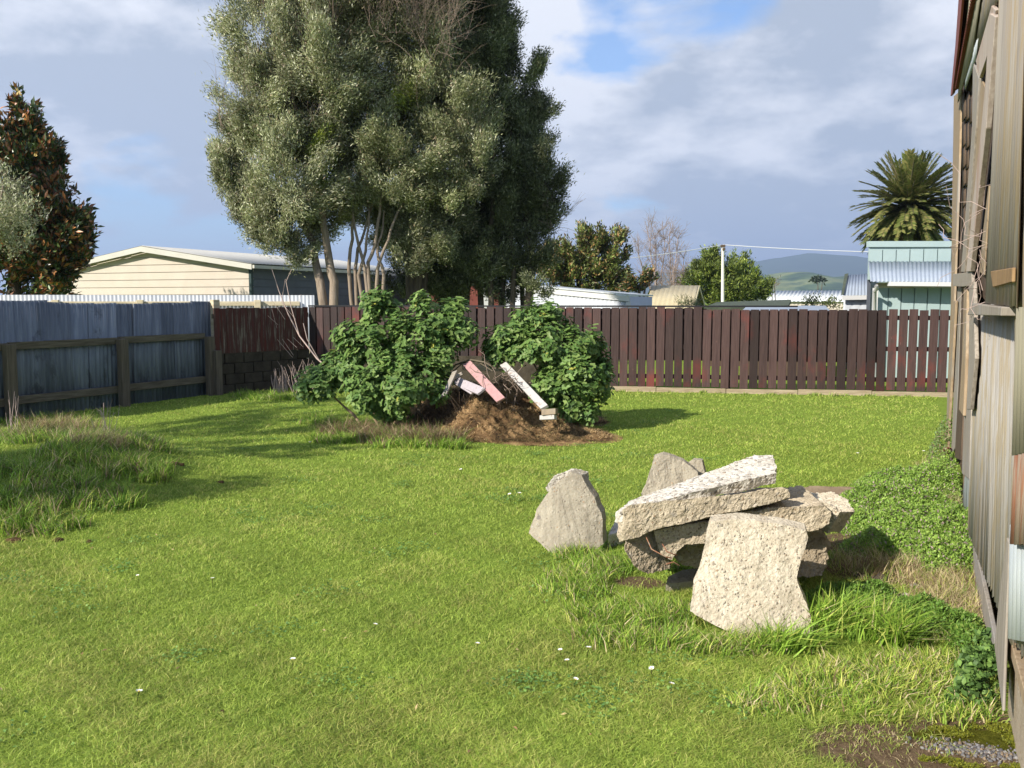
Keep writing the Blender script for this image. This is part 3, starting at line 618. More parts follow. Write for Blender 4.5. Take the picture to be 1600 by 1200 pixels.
# ------------------------------------------------------------------ concrete rubble
def slab(name, m, face, vec, label, rough=.012, vox=.0075, shrink=0.0, cat='concrete slab', kind2=None, jag=.02, lock=None):
    face = [Vector(p) for p in face]; dense = []
    cen = sum(face, Vector()) / len(face); nl = len(face)
    for a_ in range(nl):
        p, q = face[a_], face[(a_ + 1) % nl]; k = max(1, int((q - p).length / .045))
        for b_ in range(k):
            t_ = b_ / k; x = p.lerp(q, t_); out = (x - cen); out.normalize(); dense.append(x + out * (mnoise.noise(x * 14) + .6 * mnoise.noise(x * 47)) * jag * (0.4 if b_ == 0 else 1))
    vec = Vector(vec); bm = bmesh.new(); a = [bm.verts.new(p) for p in dense]; b = [bm.verts.new(p + (cen - p) * shrink + vec * (1 + .12 * mnoise.noise(p * 9))) for p in dense]; n = len(a)
    bm.faces.new(a); bm.faces.new(b[::-1])
    for i_ in range(n): bm.faces.new([a[i_], b[i_], b[(i_ + 1) % n], a[(i_ + 1) % n]])
    bmesh.ops.triangulate(bm, faces=bm.faces); bmesh.ops.recalc_face_normals(bm, faces=bm.faces)
    me = bpy.data.meshes.new(name); bm.to_mesh(me); bm.free(); o = link(name, me, m)
    md = o.modifiers.new('r', 'REMESH'); md.mode = 'SHARP'; md.octree_depth = 7; md.scale = .97; md.sharpness = 1.0; md.use_smooth_shade = False; md.use_remove_disconnected = False
    for nm, sz, st in (('a', .12, rough * 1.1), ('b', .035, rough * 1.1), ('c', .013, rough * .7)):
        tx = bpy.data.textures.new(nm, 'CLOUDS'); tx.noise_scale = sz; tx.noise_depth = 5
        md = o.modifiers.new(nm, 'DISPLACE'); md.texture = tx; md.strength = st; md.mid_level = .5; md.texture_coords = 'GLOBAL'
    return tag(o, label, cat)
GRP = 'broken concrete slabs in the rubble pile'
def sl(*a_, **k): o = slab(*a_, **k); o['group'] = GRP; return o
Yf = 4.21
sl('concrete_slab', M['conc_cream'], [at(1110, 815, Yf + .13), at(1150, 811, Yf + .13), at(1200, 817, Yf + .13), at(1259, 828, Yf + .12), at(1263, 840, Yf + .11), at(1254, 868, Yf + .08), at(1245, 905, Yf + .05), at(1262, 945, Yf), at(1272, 985, Yf - .04), at(1250, 1010, Yf - .07),
    at(1160, 1000, Yf - .06), at(1078, 955, Yf - .02), at(1084, 915, Yf + .03), at(1098, 880, Yf + .07), at(1103, 845, Yf + .10)], (.02, .085, .012), 'cream pebbly slab standing upright at the front of the rubble', rough=.008, jag=.014)
sl('concrete_slab', M['conc_grey'], [at(826, 833, 5.55), at(838, 795, 5.6), at(862, 762, 5.65), at(893, 737, 5.7), at(909, 743, 5.7), at(922, 768, 5.67), at(940, 802, 5.63), at(943, 850, 5.56), at(915, 866, 5.5), at(884, 884, 5.44)], (.03, .075, .01),
   'grey pointed slab standing alone left of the rubble pile', rough=.005, jag=.012)
clod('concrete_chip', 893, 862, (.01, .01, .01), M['conc_white'], 'white concrete chip at the foot of the pointed slab', 9, 'stone')
bpy.data.objects['concrete_chip'].hide_render = False
# white flaky crust along the top left edge of the pointed slab
crust = slab('lichen_crust', M['conc_white'], [at(852, 762, 5.68), at(866, 744, 5.7), at(893, 734, 5.73), at(912, 741, 5.73), at(914, 752, 5.73), at(893, 747, 5.72), at(868, 762, 5.7), at(856, 768, 5.68)], (.03, .07, 0), None, rough=.012, vox=.01)
del crust['category']; crust.parent = bpy.data.objects['concrete_slab.001']
# top slab C
def flat_slab(m, q, th, label, **k):
    th_v = Vector((0, 0, -th)) if isinstance(th, (int, float)) else th
    return sl('concrete_slab', m, q, th_v, label, **k)
flat_slab(M['conc_white'], [at(962, 800, 4.64), at(990, 795, 4.56), at(1085, 768, 4.62), at(1214, 739, 4.76), at(1207, 712, 5.15), at(1178, 711, 5.2), at(1100, 740, 5.05), at(983, 783, 4.88)], Vector((.0, .02, -.06)),
          'white speckled slab tilted on top of the rubble pile', rough=.012)
sl('concrete_slab', M['conc_ochre'], [at(*q_, 4.54 + (q_[0] - 975) * .0005) for q_ in ((975, 796), (985, 789), (1060, 782), (1150, 773), (1222, 761), (1232, 765), (1235, 776), (1205, 786), (1160, 797), (1060, 818), (1020, 828), (1000, 838), (976, 844), (971, 832))], (.03, .5, -.15),
   'long cream slab directly under the white top slab', rough=.013)
sl('concrete_slab', M['conc_ochre'], [at(*q_, 4.66 + (q_[0] - 1022) * .0002) for q_ in ((1022, 829), (1060, 822), (1120, 811), (1200, 795), (1290, 790), (1299, 800), (1297, 818), (1280, 828), (1200, 838), (1130, 846), (1070, 852), (1056, 862), (1048, 874), (1034, 864), (1026, 847))], (.04, .5, .0),
   'thick cream slab third from the top, behind the upright front slab', rough=.014)
flat_slab(M['conc_cream'], [at(1205, 790, 4.9), at(1290, 785, 4.85), at(1312, 800, 4.8), at(1335, 800, 5.0), at(1325, 780, 5.3), at(1300, 768, 5.5), at(1250, 770, 5.5), at(1200, 777, 5.4)], Vector((-.03, .05, -.14)),
          'rounded slab poking out of the right end of the rubble pile', rough=.02, shrink=.12)
sl('concrete_slab', M['conc_grey'], [at(1003, 772, 5.55), at(1014, 742, 5.6), at(1022, 714, 5.65), at(1036, 709, 5.66), at(1066, 720, 5.66), at(1090, 738, 5.62), at(1096, 760, 5.58), at(1090, 800, 5.5), at(1010, 820, 5.5)], (.02, .09, 0),
   'grey triangular slab leaning up behind the top slab', rough=.008)
sl('concrete_slab', M['conc_grey'], [at(1075, 724, 5.9), at(1084, 719, 5.9), at(1097, 720, 5.9), at(1101, 738, 5.88), at(1095, 800, 5.8), at(1074, 800, 5.8)], (.02, .06, 0), 'small grey block peeping over the right of the triangular slab', rough=.006)
# lower body pieces
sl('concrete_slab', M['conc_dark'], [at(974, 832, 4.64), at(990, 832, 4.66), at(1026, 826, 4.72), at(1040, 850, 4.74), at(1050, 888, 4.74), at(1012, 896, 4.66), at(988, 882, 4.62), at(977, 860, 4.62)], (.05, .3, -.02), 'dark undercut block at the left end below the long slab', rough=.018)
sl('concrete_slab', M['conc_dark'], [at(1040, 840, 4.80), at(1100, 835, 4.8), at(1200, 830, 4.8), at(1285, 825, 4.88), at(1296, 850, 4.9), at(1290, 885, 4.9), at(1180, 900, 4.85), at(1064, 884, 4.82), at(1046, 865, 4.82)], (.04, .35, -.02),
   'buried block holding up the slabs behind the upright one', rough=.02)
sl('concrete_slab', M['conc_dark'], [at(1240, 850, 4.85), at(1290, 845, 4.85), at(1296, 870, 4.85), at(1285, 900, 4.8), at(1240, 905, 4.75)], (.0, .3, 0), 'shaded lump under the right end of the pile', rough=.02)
sl('concrete_slab', M['conc_grey'], [gr(1040, 912, .045), gr(1088, 908, .045), gr(1104, 896, .05), gr(1092, 888, .06), gr(1066, 891, .055), gr(1044, 901, .05)], (0, 0, -.08), 'small flat slab lying in the soil left of the upright slab', rough=.006, jag=.006, vox=.008)
sl('concrete_slab', M['conc_white'], [gr(950, 836, .1), gr(975, 830, .1), gr(978, 815, .12), gr(962, 812, .12)], (0, .02, -.1), 'small brownish wedge left of the pile, beside the pointed slab', rough=.008, jag=.006, vox=.008)
slab('sunken_slab', M['brown_board'], [gr(1370, 790, .05), gr(1385, 768, .05), gr(1330, 761, .05), gr(1265, 759, .05), gr(1205, 775, .05), gr(1240, 800, .05), gr(1320, 806, .05)], (0, 0, -.12), 'flat brown slab lying in the lawn behind the rubble', rough=.006, vox=.015, cat='slab')
for k, (px, py, s, lb) in enumerate(((1432, 915, .035, 'pale stone in the straw right of the rubble'), (1375, 905, .05, 'mossy brown stone set in the earth right of the upright slab'), (1522, 966, .045, 'cream stone against the barn foot'), (1440, 935, .03, 'white stone under the pale one in the straw'), (1345, 900, .035, 'rusty brown stone nearest the rubble pile'), (1415, 930, .03, 'half-buried whitish stone among the weeds'))):
    clod('stone', px, py, (s, s * .8, s), M['conc_white'] if k in (0, 3, 5, 2) else M['block_dark'], lb, k + 20, 'stone', .7)
# rusty wire in the pit
tubes('rusty_wire', M['rust'], None, [([at(1010, 840, 4.5), at(1018, 858, 4.45), at(1040, 870, 4.42), at(1050, 872, 4.45)], .003), ([at(1035, 850, 4.5), at(1042, 862, 4.44), at(1058, 868, 4.5)], .003), ([at(1040, 882, 4.42), at(1052, 878, 4.42), at(1062, 884, 4.45)], .003)], 6)
tag(bpy.data.objects['rusty_wire'], 'thin rusty wires poking from the hollow under the slabs', 'wire')

# ------------------------------------------------------------------ paling fence
fence = empty('paling_fence', F_A, 'long red-brown stained paling fence across the back of the lawn', 'fence')
fn = Vector((fd.y, -fd.x, 0)); fn = fn if fn.y < 0 else -fn      # towards camera
s0 = (C_corner - F_A).dot(fd); s1 = (gr(1640, 622) - F_A).dot(fd)
PW = .160
def fence_s(px):   # distance along fence where the view ray of column px crosses it
    x = (px - 800) / FPX; y = F_A.y / (1 - x * fd.y / fd.x) if False else None
    # solve X = x*Y
    k = fd.y / fd.x; Yy = (F_A.y - k * F_A.x) / (1 - k * x); return ((Vector((x * Yy, Yy, 0)) - F_A)).dot(fd)
bx, back = [], []
s = s0 + .02; i = 0; step_s = fence_s(545); gap_s = fence_s(1362)
while s < s1:
    p = F_A + fd * s; low = .60 if s < step_s else .095 + random.uniform(-.012, .012)
    if s < fence_s(1090): topz = 1.485
    else: topz = 1.455
    wdt = .138 + random.uniform(-.004, .004) if s < gap_s else .134
    if s < step_s: wdt = .125
    bx.append((p + Vector((0, 0, low)) + fn * (.0 + random.uniform(0, .004)), fd * wdt + Vector((0, 0, random.uniform(-.002, .002))), fn * .018, Vector((random.uniform(-.007, .007), random.uniform(-.006, .006), topz - low + random.uniform(-.013, .010)))))
    if s < gap_s and not (step_s < s < step_s + .0): back.append((p + fd * .07 + Vector((0, 0, .56 if s > step_s else .6)) - fn * .065, fd * .15, fn * .015, Vector((0, 0, (topz - .02) - .56))))
    s += (PW if s > step_s else .142) + random.uniform(-.004, .004)
boxes('palings', M['paling'], fence, bx, .0015, True)
boxes('backing_boards', M['paling_dark'], fence, back)
for zz in (1.28, .76, .24):
    a_ = max(s0, step_s) if zz < .5 else s0
    boxes('rail', M['paling_dark'], fence, [(F_A + fd * a_ + Vector((0, 0, zz)) - fn * .047, fd * (s1 - a_), fn * .045, (0, 0, .075))])
for k in range(6):
    ps = s0 + .1 + k * (s1 - s0 - .3) / 5; boxes('post', M['paling_dark'], fence, [(F_A + fd * ps + Vector((0, 0, -.1)) - fn * .15, fd * .1, fn * .08, (0, 0, 1.5))])
kb = []; s = fence_s(920)
while s < s1: kb.append((F_A + fd * s + Vector((0, 0, -.05)) + fn * random.uniform(-.004, .008), fd * 1.19, fn * .022, (0, 0, .135 + random.uniform(-.008, .008)))); s += 1.2
boxes('base_board', M['kerb'], fence, kb, .002)
boxes('cap_rail', M['black'], fence, [(F_A + fd * s0 + Vector((0, 0, 1.492)) - fn * .09, fd * (fence_s(1245) - s0), fn * .10, (0, 0, .028))])
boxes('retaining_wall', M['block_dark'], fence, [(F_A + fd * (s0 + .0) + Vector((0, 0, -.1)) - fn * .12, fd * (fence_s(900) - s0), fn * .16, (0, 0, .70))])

# ------------------------------------------------------------------ rusty red fence on block wall
Rl = gr(337, 617); rd = (C_corner - Rl); rlen = rd.length; rd.normalize(); rn = Vector((rd.y, -rd.x, 0))
rf = empty('block_wall_fence', Rl, 'flaking red board fence on a dark block wall in the shaded corner', 'fence')
bx = []; s = .0
while s < rlen - .05:
    w_ = random.uniform(.12, .16); bx.append((Rl + rd * s + Vector((0, 0, .70)) + rn * random.uniform(0, .006), rd * (w_ - .006), rn * .016, (0, 0, .78 + random.uniform(-.012, .012)))); s += w_
boxes('boards', M['red_flake'], rf, bx, .002)
bl = []; 
for row in range(4):
    s = -.2 * (row % 2)
    while s < rlen:
        a_ = max(s, 0); b_ = min(s + .39, rlen); 
        if b_ > a_ + .03: bl.append((Rl + rd * (a_ + .006) + Vector((0, 0, -.02 + row * .182)) - rn * .14, rd * (b_ - a_ - .012), rn * (.15 + random.uniform(0, .006)), (0, 0, .174)))
        s += .4
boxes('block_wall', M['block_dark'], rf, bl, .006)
boxes('rail', M['rail'], rf, [(Rl + Vector((0, 0, 1.30)) - rn * .05, rd * rlen, rn * .045, (0, 0, .08))])
boxes('post', M['post'], rf, [(Rl - rd * .06 + Vector((0, 0, -.1)) + rn * .03, rd * .12, rn * .10, (0, 0, .86))], .004)
boxes('post', M['pale_wood'], rf, [(Rl + rd * .06 + Vector((0, 0, .9)) - rn * .17, rd * .13, rn * .10, (0, 0, .72))], .006)

# ------------------------------------------------------------------ blue-grey corrugated fence
bf = empty('corrugated_fence', B_pts[1], 'old blue-grey corrugated iron fence with timber posts along the left', 'fence')
E0, E1 = B_pts[0], B_pts[3] + (B_pts[3] - B_pts[2]).normalized() * .0
bd = (B_pts[3] - B_pts[1]); bd.normalize(); bn = Vector((bd.y, -bd.x, 0))
O = B_pts[1]; tot = (B_pts[3] - O).length
edges = [fx for fx in (-120, -60, -15, 32, 73, 109, 143, 177, 212, 246, 278, 304, 336)]
def bs(px):
    x = (px - 800) / FPX; k = bd.x / bd.y; Yy = (O.x - k * O.y) / (x - k); return (Yy - O.y) / bd.y
tops = [1.60, 1.60, 1.605, 1.60, 1.585, 1.575, 1.56, 1.555, 1.56, 1.565, 1.575, 1.585, 1.59]
for k in range(len(edges) - 1):
    a_, b_ = bs(edges[k]), bs(edges[k + 1]); off = bn * (-.025 - .012 * (k % 2)); tl = random.uniform(-.012, .012); tz = tops[k] + random.uniform(-.008, .008)
    pa, pb = O + bd * (a_ - .05) + off, O + bd * (b_ + .07) + off; sk = bd * random.uniform(-.05, .05) + bn * random.uniform(-.02, .02)
    corr('iron_sheet', M['blue_iron'], bf, pa - Vector((0, 0, .06)), pb - Vector((0, 0, .06)), pb + sk + Vector((0, 0, tz + tl)), pa + sk + Vector((0, 0, tz - tl)), .076, .009, 6)
for zz, hgt in ((.94, .10), (.20, .11)):
    rs_ = [bs(-110), bs(10), bs(183), bs(318)]
    for k in range(3): boxes('rail', M['rail'], bf, [(O + bd * rs_[k] + Vector((0, 0, zz + .01 * k)), bd * (rs_[k + 1] - rs_[k] - .01), bn * .05, Vector((0, 0, hgt)))], .004)
for px in (-110, 5, 183, 320):
    boxes('post', M['post'], bf, [(O + bd * (bs(px) - .07) + Vector((0, 0, -.1)) + bn * .052, bd * .14, bn * .11, (0, 0, 1.13 if px < 300 else 1.1))], .008)

# ------------------------------------------------------------------ zinc fence behind with cream rail
wf = empty('zinc_fence', at(200, 470, 19), 'bright zinc corrugated fence seen over the blue-grey fence', 'fence')
za, zb = at(-120, 462, 17.6), at(491, 461, 19.0); za.z = zb.z = 0
zz = Vector((0, 0, 1.72))
corr('iron_sheets', M['silver_iron'], wf, za, zb, zb + zz, za + zz, .076, .009, 6)
zd = (zb - za).normalized(); zn = Vector((zd.y, -zd.x, 0))
boxes('rail', M['pale_wood'], wf, [(za + Vector((0, 0, 1.50)) + zn * .02, zd * (zb - za).length * .96, zn * .05, (0, 0, .09))], .004)
boxes('rail', M['pale_wood'], wf, [(za + Vector((0, 0, .5)) + zn * .02, zd * (zb - za).length, zn * .05, (0, 0, .09))], .004)
def zs(px):
    x = (px - 800) / FPX; k = zd.x / zd.y; Yy = (za.x - k * za.y) / (x - k); return (Yy - za.y) / zd.y
for px in (-60, 87, 218, 400): boxes('post', M['pale_wood'], wf, [(za + zd * zs(px) + Vector((0, 0, 0)) + zn * .075, zd * .13, zn * .09, (0, 0, 1.62))], .006)

# ------------------------------------------------------------------ houses
def house(name, corner, ux, uy, wid, length, eave, ridge, mats, label, over=.3, boards=None, eave2=None):
    """corner = front right ground corner; ux = along gable to the other corner, uy = along the side wall"""
    h_ = empty(name, corner, label, 'house'); o = Vector(corner); up = Vector((0, 0, 1)); mid = wid * .52
    prism('gable_wall', mats['gable'], h_, [o, o + ux * wid, o + ux * wid + up * eave, o + ux * mid + up * (ridge - .05), o + up * eave], uy * .15)
    prism('gable_wall', mats['gable'], h_, [o + uy * (length - .15), o + ux * wid + uy * (length - .15), o + ux * wid + up * eave + uy * (length - .15), o + ux * mid + up * (ridge - .05) + uy * (length - .15), o + up * eave + uy * (length - .15)], uy * .15)
    boxes('side_wall', mats['side'], h_, [(o + uy * .152, ux * .15, uy * (length - .304), up * (eave - .002))])
    boxes('side_wall', mats['side'], h_, [(o + uy * .152 + ux * (wid - .15), ux * .15, uy * (length - .304), up * (eave - .002))])
    sl1 = (ridge - eave) / mid; sl2 = (ridge - eave) / (wid - mid)
    for sgn, m0, sl_ in ((-1, 0, sl1), (1, wid, sl2)):
        e = o + ux * (m0 + sgn * over) + up * (eave - over * sl_ + .02) - uy * over; r_ = o + ux * mid + up * (ridge + .02) - uy * over; Lv = uy * (length + 2 * over)
        if sgn < 0: corr('roof', mats['roof'], h_, e, e + Lv, r_ + Lv, r_, .19, .012, 4, flat=True)
        else: corr('roof', mats['roof'], h_, e + Lv, e, r_, r_ + Lv, .19, .012, 4, flat=True)
        prism('barge_board', mats['trim'], h_, [e - up * .03, r_ - up * .03, r_ - up * .22, e - up * .20], -uy * .03)
        boxes('gutter', mats['trim'], h_, [(e - up * .16 + ux * sgn * .0, Lv, ux * sgn * .09, up * .11)])
    # weatherboards as real lapped courses on the gable and the side wall
    bb = []; z = .0; ch = .26
    while z < ridge - .25:
        if z + ch <= eave: a_, b_ = 0, wid
        else:
            f = (z + ch - eave) / (ridge - eave); a_, b_ = mid * f, wid - (wid - mid) * f
        if b_ - a_ > .4: bb.append((o + ux * a_ + up * z - uy * .03, ux * (b_ - a_), uy * .026 + up * .0, up * (ch - .022)))
        z += ch
    boxes('weatherboards', mats['gable'], h_, bb)
    bb = [(o - ux * .03 + up * z_ , ux * .026, uy * length, up * (ch - .02)) for z_ in np.arange(0, eave - ch, ch)]
    boxes('weatherboards', mats['side'], h_, bb)
    boxes('corner_board', mats['corner'], h_, [(o - ux * .05 - uy * .05, ux * .10, uy * .10, up * (eave - .1))])
    return h_
hc = at(393, 470, 30); hc.z = 0; sd_ = Vector((.385, .923, 0)); gd_ = Vector((-.923, .385, 0))
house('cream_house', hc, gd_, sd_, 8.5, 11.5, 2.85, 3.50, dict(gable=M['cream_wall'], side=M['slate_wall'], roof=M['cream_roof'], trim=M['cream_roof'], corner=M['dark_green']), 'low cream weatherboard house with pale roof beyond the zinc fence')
# distant house seen left of it
lh = empty('white_house', at(105, 470, 44), 'white building glimpsed between the brown-leaved tree and the cream house', 'house')
p = at(60, 470, 44); p.z = 0; boxes('wall', M['white_iron'], lh, [(p, (2.6, 0, 0), (0, 5, 0), (0, 0, 1.9))]); prism('roof', M['red_roof'], lh, [p + Vector((-.3, -.3, 1.9)), p + Vector((3.0, -.3, 1.9)), p + Vector((1.3, -.3, 2.9))], (0, 5.6, 0))
boxes('fascia', M['white_trim'], lh, [(p + Vector((-.3, -.34, 1.84)), (3.3, 0, 0), (0, .035, 0), (0, 0, .12))])
# red and white sheds behind the tree trunks
rs = empty('red_shed', at(700, 470, 36), 'red and white shed glimpsed between the dark tree trunks', 'shed')
p = at(640, 470, 36); p.z = 0
boxes('wall', M['red_roof'], rs, [(p, (3.6, .3, 0), (0, 4, 0), (0, 0, 2.4))]); boxes('roof', M['silver_iron'], rs, [(p + Vector((-.2, -.2, 2.4)), (4.0, .3, 0), (0, 4.4, 0), (0, 0, .08))])
for q in (.4, 1.6, 2.8): boxes('panel', M['white_trim'], rs, [(p + Vector((q, -.03 + q * .083 - .01, 1.2)), (.35, .03, 0), (0, .03, 0), (0, 0, 1.0))])
# long white shed
ws = empty('white_shed', at(985, 470, 30), 'long white corrugated shed beyond the paling fence', 'shed')
c0 = at(984, 470, 28); c0.z = 0; c1 = at(790, 470, 30.5); c1.z = 0; c2 = at(1019, 470, 31.5); c2.z = 0
h0, h1 = at(984, 463, 28).z, at(800, 445, 30.5).z
up = Vector((0, 0, 1)); back_ = (c2 - c0)
corr('wall', M['white_iron'], ws, c1, c0, c0 + up * h0, c1 + up * h1, .15, .012, 4); corr('end_wall', M['white_iron'], ws, c0, c2, c2 + up * h0, c0 + up * h0, .15, .012, 4)
prism('roof', M['silver_iron'], ws, [c1 + up * (h1 + .02) - back_ * .02, c0 + up * (h0 + .02) - back_ * .02, c0 + back_ * 1.05 + up * (h0 + .02), c1 + back_ * 1.05 + up * (h1 + .02)], (0, 0, .05))
prism('fascia', M['white_trim'], ws, [c1 + up * h1, c0 + up * h0, c0 + up * (h0 - .16), c1 + up * (h1 - .16)], (-back_.normalized() * .05).to_tuple())
boxes('corner_trim', M['white_trim'], ws, [(c0 - Vector((.12, .05, 0)), (.14, 0, 0), (0, .05, 0), up * (h0 - .17))])
# tan roof
tr_ = empty('tan_roof_house', at(1050, 470, 38), 'small building with a steep tan ribbed roof', 'house')
a_, b_, c_, d_ = at(1008, 484, 37), at(1082, 484, 37), at(1092, 446, 39.5), at(1018, 446, 39.5)
corr('roof', M['tan_roof'], tr_, a_, b_, c_, d_, .19, .014, 4, flat=True)
e_ = at(1103, 484, 42.5); f_ = at(1000, 484, 42); corr('roof', M['tan_roof'], tr_, e_, f_, d_, c_, .19, .014, 4, flat=True)
prism('gable_end', M['dark_wood'], tr_, [b_ + Vector((-.15, .2, -.05)), c_ + Vector((-.15, 0, -.1)), e_ + Vector((-.15, -.2, -.05)), Vector((e_.x - .15, e_.y - .2, 0)), Vector((b_.x - .15, b_.y + .2, 0))], (-.1, 0, 0))
boxes('wall', M['dark_wood'], tr_, [(Vector((a_.x + .1, a_.y + .3, 0)), (b_.x - a_.x - .4, 0, 0), (0, .1, 0), (0, 0, a_.z - .02))])
prism('barge_board', M['tan_roof'], tr_, [b_ + Vector((0, 0, .0)), c_, c_ - up * .15, b_ - up * .15], (.04, 0, 0)); prism('barge_board', M['tan_roof'], tr_, [e_, c_, c_ - up * .15, e_ - up * .15], (.04, 0, 0))
# mossy low roof
mrf = empty('mossy_shed', at(1170, 472, 24), 'low shed with a dark mossy roof just over the fence', 'shed')
q = [at(1100, 480, 22), at(1232, 477, 22), at(1236, 468, 25), at(1120, 472, 25)]
prism('roof', M['moss_roof'], mrf, q, (0, 0, -.08)); prism('wall', M['dark_wood'], mrf, [Vector((v.x, v.y, 0)) for v in q], (0, 0, q[0].z - .1))
gfr = empty('grey_lean_to', at(1230, 480, 19), 'flat pale blue-grey lean-to roof level with the fence top', 'shed')
q = [at(1160, 484.5, 18.5), at(1296, 484.5, 18.5), at(1290, 477.5, 20.5), at(1168, 477.5, 20.5)]
prism('roof', M['blue_roof'], gfr, q, (0, 0, -.05)); prism('wall', M['dark_wood'], gfr, [Vector((v.x, v.y + .1, 0)) for v in q], (0, 0, q[0].z - .08))
# long old roof far
orf = empty('long_building', at(1260, 470, 70), 'long building with a lichened white roof before the hills', 'building')
q = [at(1195, 470.5, 70), at(1330, 471.5, 68), at(1330, 454, 76), at(1208, 454, 78)]
corr('roof', M['old_roof'], orf, q[0], q[1], q[2], q[3], .3, .03, 4); boxes('wall', M['cream_wall'], orf, [(Vector((q[0].x + .2, q[0].y + .3, 0)), Vector((q[1].x - q[0].x - .4, q[1].y - q[0].y, 0)), (0, 6, 0), (0, 0, q[0].z - .05))])
# teal house
th = empty('teal_house', at(1420, 470, 18.6), 'pale teal house with vertical cladding right behind the fence', 'house')
w0, w1 = at(1367, 470, 18.4), at(1560, 470, 18.0); w0.z = w1.z = 0; hw = at(1400, 450, 18.4).z
wdr = (w1 - w0).normalized(); wn_ = Vector((wdr.y, -wdr.x, 0))
def panels(name, m, parent, a, b, z0, z1, nrm, w_=.25, gap=.022):
    d = (b - a); Lw = d.length; d.normalize(); k = int(Lw / w_); return boxes(name, m, parent, [(a + d * (q_ * w_ + gap / 2) + Vector((0, 0, z0)), d * (w_ - gap), nrm * .025, (0, 0, z1 - z0)) for q_ in range(k)])
panels('front_wall', M['teal_wall'], th, w0 + wn_ * .004, w1 + wn_ * .004, 0, hw, wn_); boxes('front_wall', M['teal_wall'], th, [(w0, wdr * (w1 - w0).length, -wn_ * .05, up * hw)])
boxes('side_wall', M['teal_wall'], th, [(w0, wdr * .08, Vector((.5, 1.1, 0)), up * hw)])
e0, e1 = at(1360, 440, 18.0), at(1560, 441, 17.6); r0, r1 = at(1357, 408, 19.6), at(1560, 408, 19.2)
corr('lean_to_roof', M['blue_roof'], th, e0, e1, r1, r0, .076, .009, 6)
boxes('gutter', M['white_trim'], th, [(e0 + Vector((.35, -.08, -.09)), (e1 - e0 - Vector((.35, 0, 0))), (0, .10, 0), (0, 0, .085))], .004)
boxes('soffit', M['pale_wood'], th, [(w0 + up * (hw + .003) + wn_ * .02, wdr * (w1 - w0).length, wn_ * .04, up * .10)])
t0, t1 = at(1357, 386, 19.6), at(1560, 386, 19.2)
rb0, rb1 = Vector((r0.x, r0.y, 0)), Vector((r1.x, r1.y, 0)); nr_ = (rb1 - rb0).normalized(); nr_ = Vector((nr_.y, -nr_.x, 0))
boxes('upper_wall', M['teal_wall'], th, [(rb0 + up * (r0.z - .4), rb1 - rb0, -nr_ * .05, up * (t0.z - r0.z + .4))]); panels('upper_wall', M['teal_wall'], th, rb0 + nr_ * .004, rb1 + nr_ * .004, r0.z - .02, t0.z - .05, nr_, .28)
tt0, tt1 = at(1356, 377, 19.6), at(1560, 377, 19.2)
boxes('parapet_cap', M['teal_wall'], th, [(t0 + Vector((-.02, -.05, 0)), t1 - t0, (0, .12, 0), (0, 0, tt0.z - t0.z))])
boxes('side_wall', M['slate_wall'], th, [(Vector((r0.x + .02, r0.y + .08, 0)), (.08, 0, 0), (1.55, 3.5, 0), (0, 0, tt0.z - .1))])
tubes('downpipe', M['white_trim'], th, [([at(1369, 446, 17.95), at(1370, 451, 17.98), at(1366.5, 456, 18.2), at(1366.5, 600, 18.25)], .04)], 8)
boxes('corner_board', M['white_trim'], th, [(w0 + wn_ * .03 - wdr * .05, wdr * .1, -wn_ * .05, up * hw)])
sh = empty('blue_roof_shed', at(1340, 470, 21.5), 'small shed with pale blue corrugated roof and mossy edge beside the teal house', 'shed')
a_, b_, c_, d_ = at(1317, 462, 21), at(1375, 461, 21), at(1370, 427, 24), at(1322, 430, 24)
corr('roof', M['blue_roof'], sh, a_, b_, c_, d_, .076, .009, 6)
prism('mossy_edge', M['moss_roof'], sh, [a_ + Vector((-.04, 0, .01)), d_ + Vector((-.04, 0, .01)), d_ + Vector((.06, 0, .03)), a_ + Vector((.02, 0, .03))], (0, 0, .02))
boxes('fascia', M['white_trim'], sh, [(a_ + Vector((-.02, -.03, -.10)), (b_ - a_), (0, .03, 0), (0, 0, .10))])
g0, g1 = Vector((a_.x + .06, a_.y + .1, 0)), Vector((b_.x, b_.y + .1, 0)); corr('wall', M['white_iron'], sh, g0, g1, g1 + up * (a_.z - .02), g0 + up * (a_.z - .02), .19, .012, 5, flat=True)

# ------------------------------------------------------------------ utility pole and wires
up_ = empty('utility_pole', at(1130, 470, 50), 'pale utility pole with a single crossing wire, before the green trees', 'pole')
pb = at(1130, 470, 50); pb.z = 0; pt = at(1129.5, 383, 50)
tubes('pole', M['pole'], up_, [([pb, pt], [.10, .075])], 10)
boxes('bracket', M['dark_wood'], up_, [(pt + Vector((-.12, -.1, -.12)), (.24, 0, 0), (0, .2, 0), (0, 0, .14)), (pt + Vector((-.04, -.12, -.3)), (.16, 0, 0), (0, .1, 0), (0, 0, .14))], .01)
def cat_(a, b, sag, n=14): return [Vector(a).lerp(Vector(b), k / (n - 1)) - Vector((0, 0, sag * 4 * (k / (n - 1)) * (1 - k / (n - 1)))) for k in range(n)]
wr = tubes('overhead_wire', M['wire'], None, [(cat_(pt + Vector((0, 0, .02)), at(700, 415, 42), .35), .018), (cat_(pt + Vector((0, 0, .02)), at(1700, 392, 46), .25), .018)], 5)
tag(wr, 'thin pale wire strung from the utility pole', 'wire')

